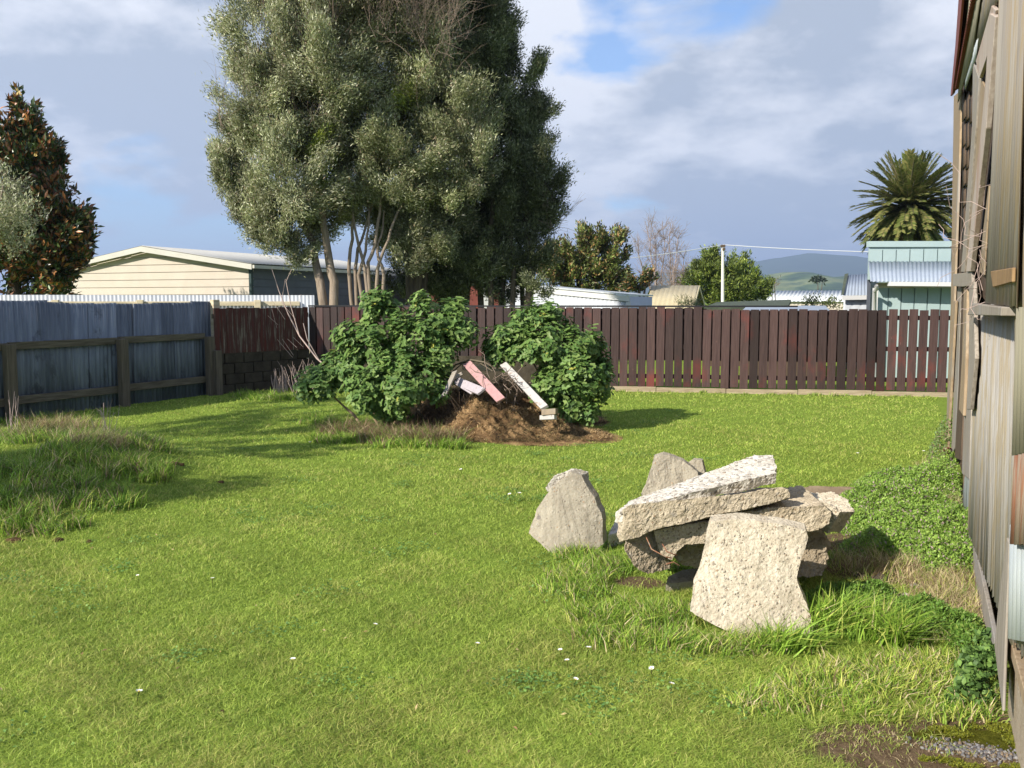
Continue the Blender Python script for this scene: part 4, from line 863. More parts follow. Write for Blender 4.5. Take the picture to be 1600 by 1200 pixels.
# ------------------------------------------------------------------ trees
def crown(name, m, parent, lobes, Yc, per, Ln, W, cols, weights, sub=22, spread=.36, up_bias=1.1, depth=1.0, tpl=LANCE, clumpvar=.3, jit=.55, inner=.25):
    CC, DD, NN, KK = [], [], [], []
    for lb in lobes:
        px, py, r_ = lb[:3]; dy = lb[3] if len(lb) > 3 else 0; Yl = Yc + dy; c = np.array(at(px, py, Yl)); rad = r_ / FPX * Yl
        n = int(per * (rad ** 1.7)); ns = max(6, int(sub * rad ** 1.3))
        dirs = unit(rng.normal(0, 1, (ns, 3))); rr = np.where(rng.random(ns) < inner, rng.uniform(.2, .8, ns), rng.uniform(.8, 1.08, ns))
        sc = c + dirs * (rad * rr)[:, None] * np.array([1, depth, 1]); gd2 = unit(dirs + np.array([0, 0, up_bias]) + rng.normal(0, .25, (ns, 3)))
        base_v = 1 + clumpvar * rng.normal(0, 1, ns); wh = rng.integers(0, ns, n); tt = rng.uniform(-1, 1, n)
        s_ = spread * rad ** .35
        C = sc[wh] + gd2[wh] * (tt * s_ * .9)[:, None] + rng.normal(0, s_ * .33, (n, 3))
        D = unit(gd2[wh] + rng.normal(0, jit, (n, 3))); CC.append(C); DD.append(D); NN.append(unit(rng.normal(0, 1, (n, 3)) + np.array([-.3, -.4, .6])))
        KK.append(pal(n, *cols, weights=weights) * np.clip(base_v[wh], .5, 1.7)[:, None])
    C, D, Nn, K = map(np.concatenate, (CC, DD, NN, KK)); n = len(C)
    K = np.clip(K, .004, .8)
    return leaves(name, m, parent, C, D, Nn, Ln * rng.uniform(.6, 1.3, n), W * rng.uniform(.7, 1.2, n), K, tpl)
def twigs(name, m, parent, starts, n, ln, r_=.012, up_=.7, br=5, droop=0.0):
    paths = []
    for k in range(n):
        p = np.array(random.choice(starts), float) + rng.normal(0, .15, 3); d = unit(rng.normal(0, .5, 3) + np.array([0, 0, up_])); l = ln * random.uniform(.6, 1.2)
        tip = p + d * l; pth = wander(p, tip, 6, l * .06); paths.append((pth, np.linspace(r_, r_ * .3, 6)))
        for q in range(br):
            a_ = pth[random.randint(1, 4)]; d2 = unit(d + rng.normal(0, .55, 3)); paths.append((wander(a_, a_ + d2 * l * random.uniform(.25, .55), 4, l * .03), np.linspace(r_ * .5, r_ * .2, 4)))
    return tubes(name, m, parent, paths, 4)
TG = 'tall trees standing behind the fence left of centre'
OL = [(.38, .395, .23), (.25, .265, .13), (.15, .175, .07), (.54, .54, .39), (.31, .245, .16)]; OW = (.30, .32, .19, .12, .07)
def trunk_paths(base, forks, r0, Yb):
    out = []
    b = at(base[0], base[1], Yb); b.z = -.1
    for f in forks:
        pts = [b + Vector((random.uniform(-.12, .12), random.uniform(-.12, .12), 0))] + [at(x, y, Yb + dy) for (x, y, dy) in f]
        P_ = [np.array(p) for p in pts]; full = []
        for a_, c_ in zip(P_[:-1], P_[1:]): full += list(wander(a_, c_, 5, .05))[:-1]
        full.append(P_[-1]); out.append((full, np.linspace(r0, r0 * .35, len(full))))
    return out
# silver-leaved tree with the sunlit stems
t1 = empty('silver_leaved_tree', (at(525, 470, 20).x, 20, 0), 'tall silvery olive-green tree with pale sunlit stems', 'tree', TG)
tubes('trunk', M['bark'], t1, trunk_paths((524, 470), [[(522, 440, 0), (510, 380, 0), (503, 320, 0), (502, 280, 0), (480, 180, .3)], [(500, 440, 0), (490, 380, .2), (450, 300, .3), (420, 240, 0)]], 0.115, 20.2)
      + trunk_paths((552, 470), [[(545, 420, 0), (550, 360, 0), (560, 270, .2), (560, 150, .4)], [(555, 420, 0), (570, 360, .2), (600, 250, .3)]], .05, 20.3)
      + trunk_paths((585, 470), [[(575, 410, 0), (590, 350, 0), (600, 280, .2), (620, 150, .6)], [(570, 420, 0), (553, 350, 0), (535, 250, .2)], [(590, 420, 0), (610, 360, 0), (640, 300, .3)], [(560, 430, 0), (572, 380, 0), (575, 320, .2)], [(600, 430, 0), (590, 380, 0), (600, 330, .2)]], .05, 20.2), 8)
T1L = [(440, 60, 80), (405, 150, 52, -.3), (470, 160, 75), (400, 255, 58, .2), (352, 268, 26), (460, 270, 62, -.4), (415, 320, 42), (520, 80, 75, -.3), (470, -60, 90), (378, 300, 26), (440, 372, 30), (480, 340, 40, .5), (560, -60, 100), (520, 210, 55, .6), (385, 195, 30),
       (425, 350, 26), (350, 235, 18), (465, 385, 26, .2), (390, 110, 25), (430, 205, 50), (500, 160, 50), (450, 120, 60), (510, 280, 40, .6), (440, 320, 34), (340, 270, 16), (355, 290, 18), (370, 325, 14), (500, 330, 28, .8), (460, 220, 50), (520, 15, 60, .6), (560, 80, 60, .6), (480, -10, 60, .4), (535, 325, 26, .5), (560, 300, 34, .5), (505, 365, 16, .6)]
crown('crown', M['olive'], t1, T1L, 20, 21000, .088, .022, OL, OW)
twigs('dead_twigs', M['twig'], t1, [tuple(at(x, y, 19.4)) for x, y in ((440, 60), (480, 110), (520, 40), (400, 150), (470, 180), (360, 200), (420, 30))], 110, 1.1, .005, .9)
# middle tree
t2 = empty('bushy_olive_tree', (at(640, 470, 21).x, 21, 0), 'broad bushy olive-green tree in the middle of the tall clump', 'tree', TG)
tubes('trunk', M['bark_dark'], t2, trunk_paths((640, 470), [[(640, 420, 0), (630, 300, 0), (610, 150, 0)], [(655, 420, 0), (670, 300, 0), (690, 150, 0)]], .14, 21.3) + trunk_paths((668, 470), [[(668, 400, 0), (675, 250, 0)]], .10, 21.5), 8)
T2L = [(600, 50, 90), (580, 170, 62), (645, 225, 66, -.8), (575, 260, 40, -.6), (690, 60, 75), (640, -70, 110), (625, 290, 48, -.8), (690, 300, 50, -.3), (560, 130, 50, -.5), (640, 140, 70), (700, 170, 70, -.4), (600, 360, 26), (640, 350, 42, -.3), (745, 250, 45, -.7), (600, 215, 40, -1.0), (610, 330, 40, .3), (660, 380, 40, .2), (575, 330, 28, .3), (640, 300, 60, .5), (700, 350, 45), (560, 200, 50, .3), (640, 400, 22, -.4)]
crown('crown', M['olive'], t2, T2L, 21, 21000, .088, .022, OL, (.18, .38, .32, .05, .07))
crown('bright_spray', M['leaf'], t2, [(500, 215, 14, -1.6), (497, 245, 16, -1.6), (503, 275, 15, -1.6), (640, 155, 20, -1.2)], 21, 9000, .10, .022, [(.17, .21, .03), (.11, .15, .03)], (.6, .4))
twigs('dead_twigs', M['twig'], t2, [tuple(at(x, y, 19.6)) for x, y in ((640, 30), (660, 60), (600, 40), (690, 90), (700, 40))], 110, 1.3, .0055, .9)
# right dark tree
t3 = empty('dark_evergreen_tree', (at(760, 470, 22).x, 22, 0), 'dark drooping evergreen at the right of the tall clump', 'tree', TG)
tp = []
for px in (690, 712, 730, 750, 768, 785, 800, 812, 826): tp += trunk_paths((px, 470), [[(px + random.uniform(-5, 5), 420, 0), (px + random.uniform(-12, 12), 300, 0), (px * .8 + 150 + random.uniform(-10, 10), 180, 0)]], random.uniform(.07, .13), 21.5 + random.uniform(0, 1))
tubes('trunk', M['bark_dark'], t3, tp, 7)
T3L = [(745, 75, 55), (800, 130, 42), (735, 170, 65), (822, 215, 46), (842, 290, 38), (770, 280, 62), (792, 360, 52), (725, 380, 55), (820, 400, 30), (690, 415, 40), (770, 30, 30), (845, 170, 18), (832, 110, 20), (860, 330, 20), (790, 230, 50), (740, 420, 35), (800, 430, 26), (650, 400, 36), (635, 435, 22), (720, 290, 60, .5), (830, 360, 30), (780, 200, 60, .6), (760, 330, 60), (820, 320, 45), (700, 380, 45, .5), (750, 400, 45), (820, 430, 22), (670, 430, 25), (800, 280, 50), (715, 440, 18), (765, 445, 18), (835, 260, 40), (845, 400, 18), (690, 350, 50, .8), (838, 445, 12, -1), (850, 457, 8, -1), (600, 450, 16), (650, 455, 20), (725, 455, 20), (790, 455, 18), (690, 462, 14), (700, 0, 80), (740, 40, 55), (690, 110, 60), (780, 90, 40), (765, 55, 40), (720, -60, 90), (740, 130, 60)]
crown('crown', M['leaf'], t3, T3L, 22, 17000, .095, .025, [(.11, .13, .06), (.15, .17, .08), (.24, .25, .15), (.07, .085, .035)], (.34, .30, .16, .20))
twigs('dead_twigs', M['twig'], t3, [tuple(at(x, y, 21.8)) for x, y in ((860, 330), (865, 310), (852, 360), (860, 350))], 26, 1.0, .006)

def bgtree(name, label, Yc, lobes, per, Ln, W, cols, weights, base, m='leaf', r0=.15, bark='bark_dark', cat='tree', group=None, **kw):
    p = at(base[0], 470, Yc); p.z = 0; t_ = empty(name, p, label, cat, group)
    tubes('trunk', M[bark], t_, trunk_paths((base[0], 470), [[(base[0], base[1] + 20, 0), (lobes[0][0], lobes[0][1], 0)], [(base[0] + 4, base[1] + 25, 0), (lobes[-1][0], lobes[-1][1], 0)]], r0, Yc), 7)
    crown('crown', M[m], t_, lobes, Yc, per, Ln, W, cols, weights, **kw); return t_
bgtree('magnolia_tree', 'dark tree with rust-brown leaf undersides at the left edge', 24, [(22, 205, 38), (10, 280, 66), (55, 290, 42), (60, 370, 66), (98, 382, 34), (124, 368, 14), (10, 420, 90), (66, 425, 44), (110, 350, 20), (-60, 300, 120), (30, 165, 14), (60, 240, 25), (80, 320, 34), (92, 440, 14), (118, 384, 18), (90, 330, 32), (62, 400, 46), (66, 248, 24), (88, 290, 26), (112, 345, 22), (48, 210, 22), (125, 400, 16), (40, 240, 34)],
       2600, .20, .085, [(.04, .06, .018), (.36, .16, .055), (.22, .085, .035), (.46, .34, .13), (.08, .12, .035)], (.46, .13, .20, .04, .17), (20, 440), 'gloss', .2, tpl=DIAMOND, sub=34, spread=.3)
bgtree('grey_shrub_tree', 'small grey-green shrubby tree in front of the dark left tree', 18, [(10, 340, 36), (40, 335, 18), (20, 370, 26), (-30, 330, 50), (5, 290, 20)], 6500, .085, .022, OL, (.36, .3, .12, .15, .07), (-20, 400), 'olive', .05, 'bark')
bgtree('russet_magnolia', 'rounded russet and green tree behind the white shed', 40, [(905, 400, 32), (870, 420, 28), (945, 390, 30), (920, 375, 22), (935, 425, 34), (890, 440, 30), (960, 425, 20), (855, 395, 16)], 5200, .18, .075,
       [(.11, .14, .035), (.22, .13, .05), (.06, .08, .022), (.30, .24, .10), (.16, .19, .05)], (.34, .16, .22, .08, .2), (905, 440), 'gloss', .2, tpl=DIAMOND, sub=30, spread=.34)
bgtree('low_russet_tree', 'low russet tree just right of the rounded russet one', 39, [(1000, 440, 14), (985, 445, 14), (1012, 435, 9)], 5000, .16, .07, [(.08, .10, .03), (.20, .11, .04), (.04, .055, .02)], (.4, .25, .35), (1000, 450), 'gloss', .1, tpl=DIAMOND)
bgtree('green_conifer', 'broad bright green tree behind the utility pole', 56, [(1105, 415, 20), (1125, 440, 32), (1150, 425, 24), (1095, 440, 26), (1170, 445, 24), (1190, 450, 16), (1115, 405, 12), (1140, 460, 30)], 3800, .22, .075,
       [(.13, .175, .035), (.21, .25, .05), (.07, .10, .02)], (.4, .3, .3), (1130, 455), 'leaf', .2, sub=30, spread=.4)
bgtree('dark_bush', 'small dark tree on the plain before the hills', 300, [(1278, 437, 5), (1272, 438, 4), (1285, 438, 4)], 60, 1.2, .6, [(.03, .045, .02)], None, (1278, 445), 'leaf', .3)
bgtree('reddish_shrub', 'thin reddish bare shrub right of the green tree', 60, [(1207, 447, 6), (1210, 438, 4)], 700, .2, .03, [(.16, .10, .09), (.12, .08, .06)], (.5, .5), (1207, 455), 'leaf', .06)
bgtree('low_hedge', 'yellow-green bushes showing behind the fence by the blue roofed shed', 30, [(1270, 474, 8), (1285, 474, 7), (1258, 475, 6), (1305, 476, 7)], 4000, .09, .04, [(.13, .15, .03), (.08, .10, .03)], (.5, .5), (1270, 478), 'leaf', .03)
bgtree('flax_bush', 'grassy shrub poking above the fence beside the tan roof', 30, [(1075, 474, 8), (1066, 476, 7), (1087, 476, 6)], 3500, .16, .02, [(.13, .17, .07), (.17, .14, .06)], (.6, .4), (1075, 478), 'leaf', .03)
# bare tree
bt = empty('bare_tree', (at(1035, 470, 62).x, 62, 0), 'tall leafless pinkish tree against the grey sky', 'tree')
paths = []; roots = []
for (x0, x1, yt) in ((1025, 1008, 345), (1030, 1022, 336), (1033, 1035, 345), (1052, 1048, 350), (1050, 1062, 362), (1028, 992, 372), (1055, 1070, 395)):
    b = at(x0, 470, 62); b.z = 0; tip = at(x1, yt, 62 + random.uniform(-1, 1)); pth = wander(b, tip, 10, .35); paths.append((pth, np.linspace(.08, .012, 10)))
    for q in range(34):
        i0 = random.randint(3, 8); a_ = pth[i0]; d = unit(np.array([random.uniform(-1, 1), random.uniform(-1, 1), random.uniform(.6, 1.8)])); l = random.uniform(.7, 1.8) * (1.1 - i0 * .06)
        p2 = wander(a_, a_ + d * l, 5, .12); paths.append((p2, np.linspace(.014, .006, 5)))
        for w_ in range(5):
            a2 = p2[random.randint(1, 4)]; d2 = unit(d + rng.normal(0, .5, 3)); paths.append(((a2, a2 + d2 * random.uniform(.3, .8)), (.008, .005)))
tubes('branches', M['bare'], bt, paths, 4)
bs_ = empty('bare_shrub', (at(1070, 470, 58).x, 58, 0), 'low brown leafless shrub under the tall bare tree', 'shrub')
twigs('branches', M['twig'], bs_, [tuple(at(x, y, 58)) for x, y in ((1050, 450), (1065, 450), (1080, 448), (1070, 435), (1055, 430))], 90, 1.2, .014, .5, 6)
# palm
pl = empty('palm_tree', (at(1418, 470, 36).x, 36, 0), 'date palm with a full feathery crown behind the teal house', 'palm tree')
pc = at(1418, 325, 36); b = Vector((pc.x, pc.y, 0)); tubes('trunk', M['bark_dark'], pl, [([b, b + Vector((.05, 0, 2.5)), pc - Vector((0, 0, .4))], [.35, .3, .36])], 12)
C_, D_, N_, L_, K_ = [], [], [], [], []; mid = []
for k in range(290):
    az = random.uniform(0, 2 * math.pi); el = R(80) - (k / 290) ** .8 * R(140) + random.uniform(-.1, .1); ln = random.uniform(1.8, 2.2)
    d = np.array([math.cos(az) * math.cos(el), math.sin(az) * math.cos(el), math.sin(el)]); p = np.array(pc) + d * .2; n = 14; pts = [p]
    for q in range(n):
        d = unit(d + np.array([0, 0, -.02 - .05 * (q / n) * max(0, math.cos(el))])); p = p + d * ln / n; pts.append(p)
    mid.append((pts, np.linspace(.022, .005, n + 1)))
    old = k > 245; side = unit(np.cross(d, [0, 0, 1.0]) + 1e-4)
    for q in range(2, n + 1):
        dd = unit(pts[q] - pts[q - 1]); sd2 = unit(np.cross(dd, np.array([0, 0, 1.0]) + .01)); 
        for sg in (-1, 1):
            for e in range(3):
                C_.append(pts[q - 1] + (pts[q] - pts[q - 1]) * e / 3); D_.append(unit(dd * .9 + sg * sd2 * .8 + np.array([0, 0, .15]) + rng.normal(0, .08, 3))); N_.append(unit(np.cross(D_[-1], dd) * sg + .01)); L_.append(.30 * (1 - .45 * abs(q / n - .45)))
                K_.append(np.array([(.17, .19, .055), (.11, .14, .035), (.25, .23, .08)][random.randint(0, 2)] if not old else (.12, .11, .045)) * random.uniform(.7, 1.2))
tubes('midribs', M['rail'], pl, mid, 4)
leaves('fronds', M['leaf'], pl, np.array(C_), np.array(D_), np.array(N_), np.array(L_), .075, np.array(K_), LANCE)

# tree standing out of frame to the left: its crown throws the dappled shade on the lawn
def wl_(X_, Y_, Z_, r_, Yc):
    f = Y_ * math.cos(PITCH) - (Z_ - CAM_Z) * math.sin(PITCH); u_ = Y_ * math.sin(PITCH) + (Z_ - CAM_Z) * math.cos(PITCH); return (800 + FPX * X_ / f, 600 - FPX * u_ / f, r_ / Y_ * FPX, Y_ - Yc)
SH = [(-8.9, 2.9, 3.9, .7), (-9.6, 4.6, 4.0, .8), (-8.6, 6.5, 4.1, .8), (-7.9, 8.3, 4.0, .75), (-10.3, 3.4, 3.6, .8), (-6.3, 4.3, 2.9, .4), (-7.2, 3.9, 3.1, .6), (-8.0, 3.6, 3.3, .6), (-9.2, 7.8, 4.2, .7), (-8.2, 5.2, 4.1, .6), (-7.2, 5.6, 3.6, .5), (-7.0, 7.2, 3.9, .5), (-6.9, 9.3, 4.3, .6), (-10.2, 6.0, 4.3, .9), (-8.9, 9.6, 4.4, .7)]
bgtree('shade_tree', 'spreading tree beyond the left fence, casting shade over the lawn', 6.4, [wl_(*q_, 6.4) for q_ in SH], 1900, .11, .045, OL, OW, (-1300, 300), 'olive', .16, sub=26, spread=.25, depth=1.0)

# ------------------------------------------------------------------ shrubs (mallow)
def mallow(name, label, lobes, Yc, stems, seed, per=1350):
    p = at(stems[0][0], 670, Yc); t_ = empty(name, (p.x, Yc, 0), label, 'shrub', 'leafy mallow shrubs on the compost heap'); CC, NN, KK, LL = [], [], [], []
    for lb in lobes:
        px, py, r_ = lb[:3]; dy = lb[3] if len(lb) > 3 else 0; Yl = Yc + dy; c = np.array(at(px, py, Yl)); rad = r_ / FPX * Yl; n = int(per * rad ** 1.6 * 5)
        ns = max(6, int(52 * rad)); dirs = unit(rng.normal(0, 1, (ns, 3)) + np.array([0, -.3, .25])); sc = c + dirs * (rad * rng.uniform(.62, 1.14, ns))[:, None]
        wh = rng.integers(0, ns, n); off = unit(rng.normal(0, 1, (n, 3))) * (rng.random(n) ** .5 * .13)[:, None]; C = sc[wh] + off
        Nn = unit(unit(off) * .5 + dirs[wh] * .6 + np.array([-.15, -.2, .75]) + rng.normal(0, .33, (n, 3))); CC.append(C); NN.append(Nn)
        k = pal(n, (.08, .155, .035), (.135, .225, .052), (.20, .285, .08), (.36, .36, .07), weights=(.36, .40, .233, .007)); KK.append(k)
    C, Nn, K = map(np.concatenate, (CC, NN, KK)); n = len(C); C[:, 2] = np.maximum(C[:, 2], .03)
    D = unit(np.cross(Nn, rng.normal(0, 1, (n, 3)))); s = rng.uniform(.03, .072, n)
    leaves('foliage', M['leaf'], t_, C, D, Nn, s, s, K, LOBED)
    paths = []
    for (bx_, by_, tx, ty) in stems:
        q = on(bx_, by_); q = Vector((q.x, Yc + random.uniform(-.2, .2), 0)); paths.append((wander(q, at(tx, ty, Yc), 7, .06), np.linspace(.022, .008, 7)))
    tubes('stems', M['tan_wood'], t_, paths, 6); return t_
mallow('mallow_shrub', 'larger leafy green mallow shrub on the left of the compost heap', [(595, 495, 32), (690, 505, 38, .2), (650, 540, 46), (580, 560, 46, -.1), (560, 530, 30), (620, 600, 52, -.4), (572, 612, 30, -.5), (690, 545, 30), (500, 600, 26, -.1), (530, 585, 26), (480, 608, 14, -.1), (632, 622, 26, -.6), (715, 520, 22, .1), (660, 590, 36, -.3), (545, 565, 26), (590, 475, 15, .1), (660, 480, 14, .1)], 11.0,
       [(590, 690, 590, 520), (600, 690, 640, 540), (575, 690, 560, 600), (630, 690, 690, 540), (640, 690, 650, 600), (560, 680, 510, 610), (610, 690, 620, 560)], 1)
mallow('mallow_shrub', 'smaller leafy green mallow shrub on the right of the compost heap', [(850, 515, 36), (800, 530, 32), (880, 550, 44, -.1), (915, 545, 26), (840, 560, 40, -.2), (905, 590, 38, -.3), (925, 575, 24, -.1), (870, 600, 34, -.3), (895, 630, 24, -.3), (930, 605, 18, -.2), (785, 545, 22), (860, 498, 16, .1), (810, 505, 16), (770, 530, 14), (920, 640, 15, -.3), (940, 575, 12)], 11.3,
       [(905, 668, 890, 560), (915, 668, 925, 580), (925, 665, 935, 560), (890, 665, 850, 540), (880, 660, 820, 540), (918, 668, 915, 610)], 2)

# ------------------------------------------------------------------ compost heap
hp = gr(790, 680); heap = empty('compost_heap', (hp.x, hp.y, 0), 'heap of brown clippings and dark rotting compost between the shrubs', 'compost heap')
xs, ys = np.meshgrid(np.linspace(hp.x - 1.3, hp.x + 1.6, 150), np.linspace(hp.y - .65, hp.y + 2.4, 130))
def heapz(x, y):
    z = bumpf(x, y, hp.x - .2, hp.y + 1.35, 1.1, .75, .50) + bumpf(x, y, hp.x - .45, hp.y + .12, .38, .3, .26) + bumpf(x, y, hp.x + .1, hp.y + .2, .5, .32, .18) + bumpf(x, y, hp.x + .3, hp.y, .9, .5, .12) + bumpf(x, y, hp.x - .3, hp.y - .15, .5, .3, .08)
    nz = .9 * np.abs(pnoise(x, y, 4.2, 3)) + .55 * np.abs(pnoise(x, y, 10, 6)) + .3 * pnoise(x, y, 24, 1); return z + np.clip(z * 6, 0, 1) * (nz - .4) * .10 - .035
zs_ = heapz(xs, ys); nx_ = xs.shape[1]; i, j = np.meshgrid(np.arange(nx_ - 1), np.arange(xs.shape[0] - 1)); q = (j * nx_ + i).ravel()
np_mesh('mound', np.stack([xs.ravel(), ys.ravel(), zs_.ravel()], 1), np.stack([q, q + 1, q + nx_ + 1, q + nx_], 1), M['compost'], heap, smooth=True)
n = 42000; x = rng.uniform(hp.x - 1.6, hp.x + 1.5, n); y = rng.uniform(hp.y - .6, hp.y + 1.6, n); z = heapz(x, y); ok = z > .0; x, y, z = x[ok], y[ok], z[ok]; n = len(x)
an = rng.uniform(0, 2 * np.pi, n); h = rng.uniform(.02, .075, n); B = np.stack([np.cos(an), np.sin(an), 0 * an], 1) * (h * 1.6)[:, None]
cc = np.where((pnoise(x, y, 3.2, 4) > .05)[:, None], pal(n, (.42, .28, .13), (.54, .39, .21), (.28, .18, .085)), pal(n, (.10, .075, .035), (.20, .16, .07), (.06, .04, .025)))
o = blades('clippings', M['dry'], heap, np.stack([x, y, z - .004], 1), h, B, np.full(n, .006), cc); o['kind'] = 'stuff'
dk = []
for k in range(900):
    p = np.array([hp.x + rng.normal(-.85, .3), hp.y + rng.uniform(-.1, .8), 0]); p[2] = float(heapz(p[0], p[1])); d = unit(rng.normal(0, 1, 3) + [0, -.3, .7]); l = random.uniform(.08, .3); dk.append((wander(p, p + d * l, 3, .03), .003))
o = tubes('dark_stalks', M['dark_wood'], heap, dk, 3); o['kind'] = 'stuff'
def plank(name, m, a_, b_, w_, th_, label, cat='board', n=None):
    a_, b_, w_ = Vector(a_), Vector(b_), Vector(w_); d = (b_ - a_); nn = d.cross(w_).normalized() * th_; o = boxes(name, m, None, [(a_, d, w_, nn)], .003); return tag(o, label, cat)
plank('pink_board', M['pink'], at(724, 572, 10.9), at(777, 630, 10.1), (.095, .0, .052), .025, 'flaking pink board sloping down the compost heap')
plank('white_board', M['whitepaint'], at(783, 574, 11.1), at(847, 642, 10.1), (.078, .0, .043), .04, 'chipped white board sloping down to the right on the heap')
plank('white_board', M['pale_wood'], at(722, 569, 11.3), at(785, 571, 11.3), (0, -.01, -.075), .03, 'greenish-white cross board joining the two sloping boards')
plank('mauve_board', M['mauve'], at(684, 584, 11.1), at(738, 618, 10.5), (.08, 0, .07), .03, 'faded mauve board left of the pink board')
plank('mauve_board', M['mauve'], at(706, 600, 10.9), at(748, 618, 10.35), (.09, 0, .07), .03, 'short pale mauve board lying against the pink board')
plank('grey_stick', M['grey_wood'], at(708, 583, 10.7), at(690, 622, 10.5), (.06, -.01, .02), .03, 'grey stake propped against the mauve boards')
plank('grey_stick', M['grey_wood'], at(685, 600, 10.75), at(722, 580, 10.8), (.01, -.02, -.04), .03, 'short grey crosspiece lying on the grey stake')
plank('orange_block', M['tan_wood'], at(846, 640, 10.08), at(868, 638, 10.04), (0, -.01, -.065), .12, 'sawn orange-brown timber end under the white board')
plank('white_offcut', M['whitepaint'], at(843, 649, 10.10), at(866, 648, 10.04), (0, -.01, -.05), .10, 'white offcut under the orange timber end')
o = tubes('cane', M['rail'], None, [([at(700, 582, 11.1), at(712, 570, 11.05), at(735, 562, 11.0), at(757, 566, 10.95), at(775, 576, 10.9)], .012), ([at(703, 585, 11.1), at(722, 568, 11.05), at(745, 564, 11.0), at(770, 580, 10.9)], .008)], 6); tag(o, 'bent yellowish canes arching over the boards', 'cane')
tg_ = []
for k in range(30):
    p = np.array(at(random.uniform(755, 810), random.uniform(585, 610), random.uniform(10.5, 11.0))); d = unit(rng.normal(0, 1, 3) + [0, -.3, 0]); tg_.append((wander(p, p + d * random.uniform(.15, .4), 6, .08), .004))
tag(tubes('twig_tangle', M['twig'], None, tg_, 4), 'tangle of thin brown twigs between the pink and white boards', 'twigs', kind='stuff')

# dead sticks beside the left shrub
db = empty('dead_branch', (at(515, 580, 12).x, 12, 0), 'bare forked branch leaning left out of the big shrub', 'branch')
paths = [([at(520, 582, 11.7), at(495, 560, 11.8), at(468, 525, 11.9), at(450, 490, 12.0), at(436, 455, 12.0), at(428, 430, 12.0), at(424, 418, 12)], np.linspace(.012, .003, 7)), ([at(468, 525, 11.9), at(455, 480, 11.9), at(447, 440, 11.9), at(456, 420, 11.9)], np.linspace(.007, .003, 4)), ([at(450, 490, 12), at(440, 470, 12), at(446, 436, 12)], .003),
         ([at(500, 565, 11.8), at(480, 530, 11.7), at(474, 505, 11.7)], .006)]
for k in range(9):
    a_ = at(random.uniform(430, 480), random.uniform(440, 560), 11.9); paths.append(([a_, a_ + Vector((random.uniform(-.2, .12), 0, random.uniform(.08, .25)))], .002))
tubes('branches', M['pale_twig'], db, paths, 6)
def stalks(name, label, spots, hmin, hmax, cat='dead stems', m='twig', r_=.006, fan=.2):
    ps = []
    for (px, py, n, sp) in spots:
        for k in range(n):
            b = on(px + random.uniform(-sp, sp), py + random.uniform(-4, 4)); l = random.uniform(hmin, hmax); tip = b + Vector((random.uniform(-fan, fan) * l, random.uniform(-.2, .2) * l, l)); p_ = wander(b, tip, 5, .02); ps.append((p_, np.linspace(r_, r_ * .4, 5)))
            if random.random() < .5: a_ = p_[3]; ps.append(((a_, a_ + np.array([random.uniform(-.08, .08), 0, random.uniform(.05, .15)])), (r_ * .4, r_ * .25)))
    return tag(tubes(name, M[m], None, ps, 5), label, cat)
stalks('dead_stalks', 'reddish dead stalks standing left of the big shrub', [(438, 611, 30, 11)], .15, .45, m='pale_twig')
stalks('dead_stalks', 'fan of dry brown stems leaning on the dark block wall by the shrub', [(478, 612, 40, 26)], .25, .62, fan=.5, m='pale_twig')
stalks('tall_weed_stalks', 'pale dead flower stalks on the mound by the left fence post', [(14, 690, 4, 8), (26, 690, 2, 6)], .35, .6, m='pale_twig', r_=.005, fan=.15)
stalks('dry_stalks', 'thin pale dry stalks on the right shoulder of the left mound', [(168, 714, 9, 8)], .25, .5, m='pale_twig', r_=.004, fan=.35)

# ------------------------------------------------------------------ barn
bn_ = Vector((-wd.y, wd.x, 0))            # outward, towards the lawn
def wp(px, py, off=0.0):                   # point of the wall plane (pushed out by off) on the view ray
    d = ray(px, py); o_ = Vector((0, 0, CAM_Z)); q = S_A + bn_ * off; return o_ + d * ((q - o_).dot(bn_) / d.dot(bn_))
barn = empty('old_barn', S_A, 'dilapidated barn of weathered iron sheets and boards at the right edge', 'barn')
EZ = wp(1491, 148, .1).z
far = S_A + wd * ((wp(1484, 690) - S_A).dot(wd)); s_far = (far - S_A).dot(wd); s_near = -.9
def ws_(s, z, off=0): return S_A + wd * s + bn_ * off + Vector((0, 0, z))
boxes('inner_wall', M['dark_wood'], barn, [(ws_(s_near, -.05, -.06), wd * (s_far - s_near - .03), -bn_ * .1, (0, 0, EZ + .05))])
boxes('end_wall', M['grey_wood'], barn, [(ws_(s_far - .03, 0, -.05), -bn_ * 4, wd * .03, (0, 0, EZ))]); boxes('end_wall', M['grey_wood'], barn, [(ws_(s_near, 0, -.17), -bn_ * 4, wd * .03, (0, 0, EZ))])
corr('roof', M['red_roof'], barn, ws_(s_near - .2, EZ + .02, .1), ws_(s_far + .18, EZ + .02, .1), ws_(s_far + .18, EZ + 1.6, -2.4), ws_(s_near - .2, EZ + 1.6, -2.4), .076, .009, 6)
prism('roof_end', M['dark_wood'], barn, [ws_(s_far - .02, EZ, -.05), ws_(s_far - .02, EZ + 1.42, -2.4), ws_(s_far - .02, EZ, -4.6)], wd * .03)
corr('roof', M['red_roof'], barn, ws_(s_far + .18, EZ, -5), ws_(s_near - .2, EZ, -5), ws_(s_near - .2, EZ + 1.6, -2.4), ws_(s_far + .18, EZ + 1.6, -2.4), .076, .009, 6)

